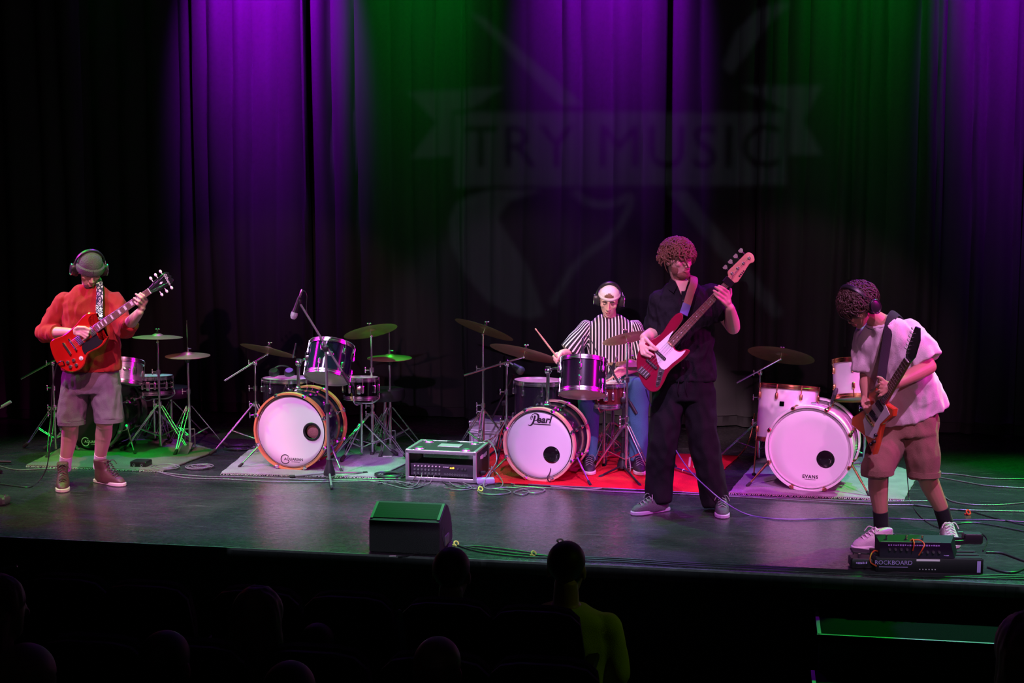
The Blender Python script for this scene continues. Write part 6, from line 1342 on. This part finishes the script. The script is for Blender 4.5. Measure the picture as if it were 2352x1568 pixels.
for k, (y0, y1) in enumerate(((1262, 1324), (1268, 1330), (1256, 1318))): cable(('upper', 'lower', 'middle')[k]+' black cable of the run along the stage edge', [(1040+12*k, 1252+2*k), (1100, y0), (1200, y0+12), (1300, 1280+3*k), (1420, 1284+4*k), (1560, 1293+4*k), (1750, 1302+4*k), (1950, 1312+3*k), (2150, 1320+3*k), (2352, 1324+4*k), (2420, 1327+4*k)], CABLE, .005)
cable('stray cable end hanging over the stage edge by the monitor', [(985, 1270), (960, 1272), (945, 1276), (935, 1283, 940, 1279), (925, 1300, 930, 1280), (915, 1318, 925, 1281)], CABLE)
for lab, x, y, m_, s in (('yellow tape tag on a cable before the rack case', 1104, 1128, YELLOWTAPE, .016), ('yellow tape tag behind the audience head at the stage edge', 1226, 1276, YELLOWTAPE, .014), ('yellow tape tag beside the stage monitor', 1048, 1253, YELLOWTAPE, .014), ('red tape tag on the cables near the green pool of light', 2224, 1182, REDTAPE, .016)):
    q = flo(x, y); g = G(); g.ring(s, s*.35, 14, 6, mat4(axis_frame(nrm(A(.5, -.6, .5))), q+A(0, 0, s*1.1))); g.rbox(q+A(-.012, 0, .006), (s*1.6, s*.8, .008), .002); tag(obj('tape_tag', g, m_), lab, 'tape')
q = flo(902, 1277); tag(obj('paper_scrap', G().prism(np.array([(q[0]-.02, q[1]-.012), (q[0]+.022, q[1]-.008), (q[0]+.018, q[1]+.014), (q[0]-.016, q[1]+.012)]), .001, .004), WHITEPLASTIC), 'white paper scrap under the stage monitor', 'paper')
for k, (a_, b_) in enumerate((((1583, 1076), (1585, 1056)), ((1594, 1078), (1602, 1062)))):
    p, q = flo(*a_)+A(0, 0, .021), flo(*b_)+A(0, 0, .021); tag(obj('drumstick', G().tube([p, p+(q-p)*.9, q], [.0095, .0095, .005], 8), mat('pale_hickory', (.75, .62, .36), .5)), ('pale drumstick lying on the red rug', 'second pale drumstick half hidden by the bassist trouser leg')[k], 'drumstick')
rp = G(); a_, b_ = flo(1722, 1052), onp(1733, 950, flo(1735, 1050), .1); rp.tube(smooth_path([a_+A(-.09, 0, .01), a_+A(-.03, 0, .09), a_+A(.01, .05, .20), b_], 6), .0075, 8); rp.ball(onp(1729, 972, flo(1735, 1050), .07), (.02, .02, .016)); tag(obj('floor_tom_leg_rod', rp, GOLD), 'bent golden rod leaning behind the white floor tom', 'rod')

# ------------------------------------------------------------------ audience
SEATM = mat('dark_red_seat_fabric', (.020, .012, .013), .9, bump=.4, bscale=160); SEATW = mat('seat_shell', (.016, .014, .014), .55)
def seat(label, px, py, depth, W=.50):
    """theatre seat seen from behind; pixel = middle of the back's upper edge"""
    t = at(px, py, depth); fz = t[2]-.92; r = thing('theatre_seat', label, 'seat', A(t[0], t[1], fz), group='theatre seats'); x = A(1, 0, 0); o = []
    for a, b_ in ((-.5, -.52), (-.5, -.18), (-.46, -.05), (-.36, -.012), (-.2, 0), (.2, 0), (.36, -.012), (.46, -.05), (.5, -.18), (.5, -.52)): o.append((a*W, b_))
    MB = mat4(np.stack([A(1, 0, 0), nrm(A(0, -.14, 1)), nrm(A(0, -1, -.14))], 1), t)
    obj('back_shell', G().prism(np.array(o), .0, .03, MB, bev=.008), SEATW, r); obj('back_cushion', G().prism(np.array(o)*.94, -.07, -.001, MB, bev=.02), SEATM, r)
    obj('seat_cushion', G().rbox(A(t[0], t[1]+.33, fz+.43), (W*.92, .42, .10), .03), SEATM, r)
    for s in (-1, 1):
        obj('armrest', G().rbox(A(t[0]+s*W*.5, t[1]+.22, fz+.62), (.05, .36, .04), .012), SEATW, r); obj('support', G().rbox(A(t[0]+s*W*.5, t[1]+.20, fz+.30), (.04, .10, .60), .008), SEATW, r)
    return t
FLOORS = []
for k, (px, py, d) in enumerate(((148, 1326, 5.9), (335, 1342, 5.9), (588, 1354, 5.9), (800, 1367, 5.9), (1026, 1382, 5.9), (1232, 1400, 5.9))):
    seat(('theatre seat back second from the glowing phone', 'theatre seat back third along the front row', 'theatre seat back ahead of the long-haired head', 'theatre seat back left of the green plastic sleeve', 'theatre seat back holding the dark-haired listener', 'theatre seat back holding the listener in the green shirt')[k], px, py, d, .40 if k < 6 else .4)
for k, (px, py, d) in enumerate(((210, 1468, 4.75), (440, 1478, 4.75), (720, 1492, 4.75), (1000, 1508, 4.75), (1250, 1520, 4.75))):
    seat(('second-row theatre seat back with a violet glint, at the left', 'second-row theatre seat back behind the round head', 'second-row theatre seat back behind the long-haired head', 'second-row theatre seat back below the plastic sleeve', 'second-row theatre seat back below the green shirt')[k], px, py, d, .40)
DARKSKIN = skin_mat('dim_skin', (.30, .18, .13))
def listener(label, px, py, depth, hw=.082, hairm=HAIRDK, shirtm=None, style='short', scale=1.0, yaw=0, cut=.75):
    """seated person seen from behind; pixel = crown of the head"""
    t = at(px, py, depth); k = scale; hc = t-A(0, 0, .125*k); base = A(t[0], t[1], t[2]-1.28)
    P = Person(label, base, .009, 'listeners in the front rows'); P.head = None
    y = nrm(A(math.sin(math.radians(yaw)), math.cos(math.radians(yaw)), -.05)); x = nrm(np.cross(y, A(0, 0, 1))); R = np.stack([x, y, np.cross(x, y)], 1)
    M = mat4(R*k, hc); P.HM = M; g = P.skin
    g.ball((0, -.012, .040), (.074, .096, .080), M=M, seg=20, rings=14); g.loft([(A(0, .02, .03), A(.069, 0, 0), A(0, .066, 0)), (A(0, .03, -.03), A(.064, 0, 0), A(0, .058, 0)), (A(0, .04, -.085), A(.045, 0, 0), A(0, .045, 0)), (A(0, .05, -.108), A(.02, 0, 0), A(0, .02, 0))], 20, 2.2, M)
    g.capsule((0, .086, .02), (0, .106, -.024), .010, .012, 8, M=M)
    for s in (-1, 1): g.ball((s*.076, -.006, -.004), (.010, .020, .032), M=M)
    nb = hc-A(0, 0, .145)+A(0, -.02, 0); g.tube([hc+A(0, -.02, -.04), nb], [.052, .060], 16); hipz = base[2]+.48
    TR = np.stack([A(1, 0, 0), A(0, 1, 0), A(0, 0, 1)], 1); c = A(nb[0], nb[1], 0)
    rings = [(c+A(0, .02, hipz), .17, .12), (c+A(0, .0, hipz+.2), .16, .115), (A(nb[0], nb[1], nb[2]-.16), .185, .12), (A(nb[0], nb[1], nb[2]-.06), .17, .10), (A(nb[0], nb[1], nb[2]-.005), .085, .07)]
    P.torso(g, [(q, a*.92, b_*.92) for q, a, b_ in rings], TR)
    arms = []
    for s in (-1, 1):
        sh = A(nb[0]+s*.18, nb[1], nb[2]-.10); el = sh+A(s*.05, .05, -.28); wr = el+A(-s*.08, .22, -.02); g.capsule(sh, el, .05, .042); g.capsule(el, wr, .042, .03); arms.append((sh, el))
        hp_ = c+A(s*.09, .06, hipz); kn = hp_+A(s*.03, .42, .02); g.capsule(hp_, kn, .08, .06); g.capsule(kn, A(kn[0], kn[1]+.03, base[2]+.06), .055, .04); g.capsule(A(kn[0], kn[1]+.02, base[2]+.045), A(kn[0], kn[1]+.2, base[2]+.04), .04, .035)
        kw = wr+A(-s*.01, .07, .0)
        for i in range(4): g.capsule(wr+A((i-1.5)*.016, .04, 0), wr+A((i-1.5)*.019-s*.02, .13, -.03), .011, .008, 8)
        g.capsule(wr+A(-s*.02, .03, .01), wr+A(-s*.055, .08, .0), .012, .009, 8); g.capsule(wr, kw, .03, .03)
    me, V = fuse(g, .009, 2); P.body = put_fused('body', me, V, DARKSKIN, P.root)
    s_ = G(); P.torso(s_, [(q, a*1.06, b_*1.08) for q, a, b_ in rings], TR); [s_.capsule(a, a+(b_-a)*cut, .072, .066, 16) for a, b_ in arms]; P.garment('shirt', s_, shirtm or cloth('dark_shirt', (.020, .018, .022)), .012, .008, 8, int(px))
    if style == 'short':
        o = skull_cap(P, hairm, -.035, .05, 1.07, 'hair')
    elif style == 'long':
        h = G(); h.ball((0, -.014, .040), A(.086, .106, .092), M=M, seg=20, rings=14); h.loft([(A(0, -.03, .05), A(.086, 0, 0), A(0, .082, 0)), (A(0, -.045, -.06), A(.100, 0, 0), A(0, .075, 0)), (A(0, -.055, -.17), A(.106, 0, 0), A(0, .065, 0)), (A(0, -.05, -.27), A(.090, 0, 0), A(0, .05, 0))], 20, 2.2, M)
        me, V = fuse(h, .008, 3); V = wrinkle(V, me, .006, 30, 2, (1, 1, .12)); put_fused('hair', me, V, hairm, P.root)
    elif style == 'bun':
        o = skull_cap(P, hairm, -.05, .05, 1.08, 'hair'); b_ = G(); b_.ball((0, -.112, .02), (.034, .03, .034), M=M); obj('hair_bun', b_, hairm, o)
    return P
GREENT = cloth('lime_green_tshirt', (.42, .50, .07), .9)
LM = listener('listener with short dark hair in a lime green T-shirt seated before the stage', 1302, 1243, 6.30, shirtm=GREENT, scale=1.05, yaw=6)
hg = obj('hair_tuft', G().tube(smooth_path([at(1285, 1248, 6.3), at(1280, 1241, 6.3), at(1288, 1238, 6.3), at(1296, 1244, 6.3)], 5), .004, 6), HAIRDK, LM.root)
listener('dark-haired listener in front of the stage monitor', 1037, 1258, 6.30, style='bun', scale=1.03)
listener('listener with long straight hair in the second row', 592, 1349, 5.0, hairm=mat('light_brown_hair', (.14, .085, .05), .5, var=.4, vscale=30), style='long', scale=1.0)
listener('round-headed listener low at the left beside the long-haired one', 378, 1450, 4.4, scale=.95)
listener('listener whose crown shows at the bottom left corner', 55, 1480, 4.0, hairm=HAIRBR, scale=1.05)
listener('listener with only a crown showing at the bottom centre left', 664, 1520, 4.1, scale=.95); listener('short-haired child-sized listener below the plastic sleeve', 1005, 1464, 4.6, hairm=HAIRBR, scale=.95)
listener('small listener with faint hair right of the long-haired head', 728, 1432, 5.6, scale=.85)
LP = listener('listener at the left edge holding up a phone', -8, 1322, 5.0, hairm=HAIRBR, style='long', scale=1.0, yaw=40); listener('listener in the dark at the bottom right corner', 2372, 1410, 4.0, hairm=HAIRBR, style='long', scale=1.15, yaw=-12)
ph = at(14, 1306, 5.4); tag(obj('phone', G().rbox(ph, (.085, .010, .015), .003, R=frame(at(36, 1302, 5.4)-at(-6, 1312, 5.4), A(0, 0, 1))), mat('phone_glass_edge', (.20, .24, .28), .15, .6)), 'phone held flat catching green and violet light at the left edge', 'phone')
a_, b_ = at(915, 1402, 5.82), at(931, 1512, 5.86); F_ = frame(b_-a_, -FH); L_ = float(np.linalg.norm(b_-a_)); sl_ = thing('plastic_sleeve', 'tall narrow translucent plastic sleeve glowing green between the seats', 'folder', b_); SLM = mat('translucent_plastic', (.16, .32, .34), .25, trans=.25)
obj('sheet', G().rbox((a_+b_)/2, (L_, .030, .008), .003, R=F_), SLM, sl_); obj('clip', G().rbox(a_+(b_-a_)*.10+F_[:, 1]*.004-F_[:, 2]*.0*1, (.05, .012, .012), .003, R=F_), mat('green_clip', (.10, .55, .20), .3), sl_)

# ------------------------------------------------------------------ projector with a cut-out slide that throws the emblem on the curtain
PRJ = A(.15, -.9, 3.05); PD = .45
pj = thing('gobo_projector', 'black profile projector with emblem slide hung behind the camera', 'projector', PRJ)
def to_slide(px, py):
    d = ray(px, py); q = CAM+d*((12.60-CAM[1])/d[1]); v = q-PRJ; return PRJ+v*(PD/v[1])
def spl(pts): return [to_slide(*p) for p in pts]
def ribbon(pts, wd):
    P = smooth_path(pts, 6); T = np.gradient(P, axis=0); N = np.stack([-T[:, 1], T[:, 0]], 1); N /= np.linalg.norm(N, axis=1)[:, None]; return [tuple(p+n*wd/2) for p, n in zip(P, N)]+[tuple(p-n*wd/2) for p, n in reversed(list(zip(P, N)))]
SH = [[(1043, 258), (1805, 256), (1806, 424), (1043, 428)], [(934, 209), (1160, 199), (1085, 248), (1037, 252), (1036, 356), (941, 362), (1003, 278)], [(1889, 195), (1702, 196), (1795, 248), (1812, 254), (1813, 355), (1889, 354), (1846, 276)],
      [(1078, 30), (1112, 40), (1340, 240), (1290, 243)], [(1530, 434), (1575, 434), (1690, 575), (1782, 690), (1800, 718), (1780, 732), (1762, 712), (1640, 570)],
      [(1130, 434), (1245, 436), (1170, 462), (1143, 500), (1178, 560), (1212, 610), (1236, 680), (1250, 722), (1218, 734), (1172, 722), (1118, 690), (1068, 630), (1036, 560), (1031, 500), (1050, 460)],
      ribbon([(1320, 436), (1345, 462), (1385, 470), (1425, 462), (1448, 452), (1440, 490), (1400, 545), (1340, 590), (1300, 640), (1268, 700)], 17), [(1690, 70), (1740, 20), (1800, 2), (1815, 12), (1770, 50), (1680, 170), (1660, 150)]]
cu = bpy.data.curves.new('emblem_slide', 'CURVE'); cu.dimensions = '2D'; cu.fill_mode = 'BOTH'
def addspl(P3):
    sp = cu.splines.new('POLY'); sp.points.add(len(P3)-1); sp.use_cyclic_u = True
    for p, q in zip(sp.points, P3): p.co = (q[0]-PRJ[0], q[2]-PRJ[2], 0, 1)
a0 = to_slide(1400, 380); HWX = .16
addspl([a0+A(-HWX, 0, -HWX*.75), a0+A(HWX, 0, -HWX*.75), a0+A(HWX, 0, HWX*.75), a0+A(-HWX, 0, HWX*.75)])
for s in SH: addspl(spl(s))
tmp = bpy.data.objects.new('tmp', cu); COL.objects.link(tmp); me = bpy.data.meshes.new_from_object(tmp.evaluated_get(bpy.context.evaluated_depsgraph_get()))
V = np.array([v.co[:] for v in me.vertices]); Fs = [tuple(p.vertices) for p in me.polygons]; bpy.data.objects.remove(tmp)
g = G(); g.add(np.c_[V[:, 0]+PRJ[0], np.full(len(V), PRJ[1]+PD), V[:, 1]+PRJ[2]], Fs); obj('slide', g, BLACKMETAL, pj)
c0, c1 = to_slide(1425, 341), to_slide(1426, 341); sc_ = float(np.linalg.norm(c1-c0)); TX = mat4(np.stack([A(1, 0, 0), A(0, 0, 1), A(0, -1, 0)], 1), c0-A(0, .0006, 0))
obj('slide_lettering', text_geo('TRY MUSIC', 138*sc_, TX, spacing=1.08), BLACKMETAL, pj)
for x in (-.17, .17): obj('housing_side', G().box(PRJ+A(x, .14, 0), (.01, .62, .34)), BLACKMETAL, pj)
for z in (-.16, .16): obj('housing_side', G().box(PRJ+A(0, .14, z), (.34, .62, .01)), BLACKMETAL, pj)
spot('projector_lamp', tuple(PRJ), tuple(a0), (.75, .85, 1.0), 880, 60, .1, .0012)
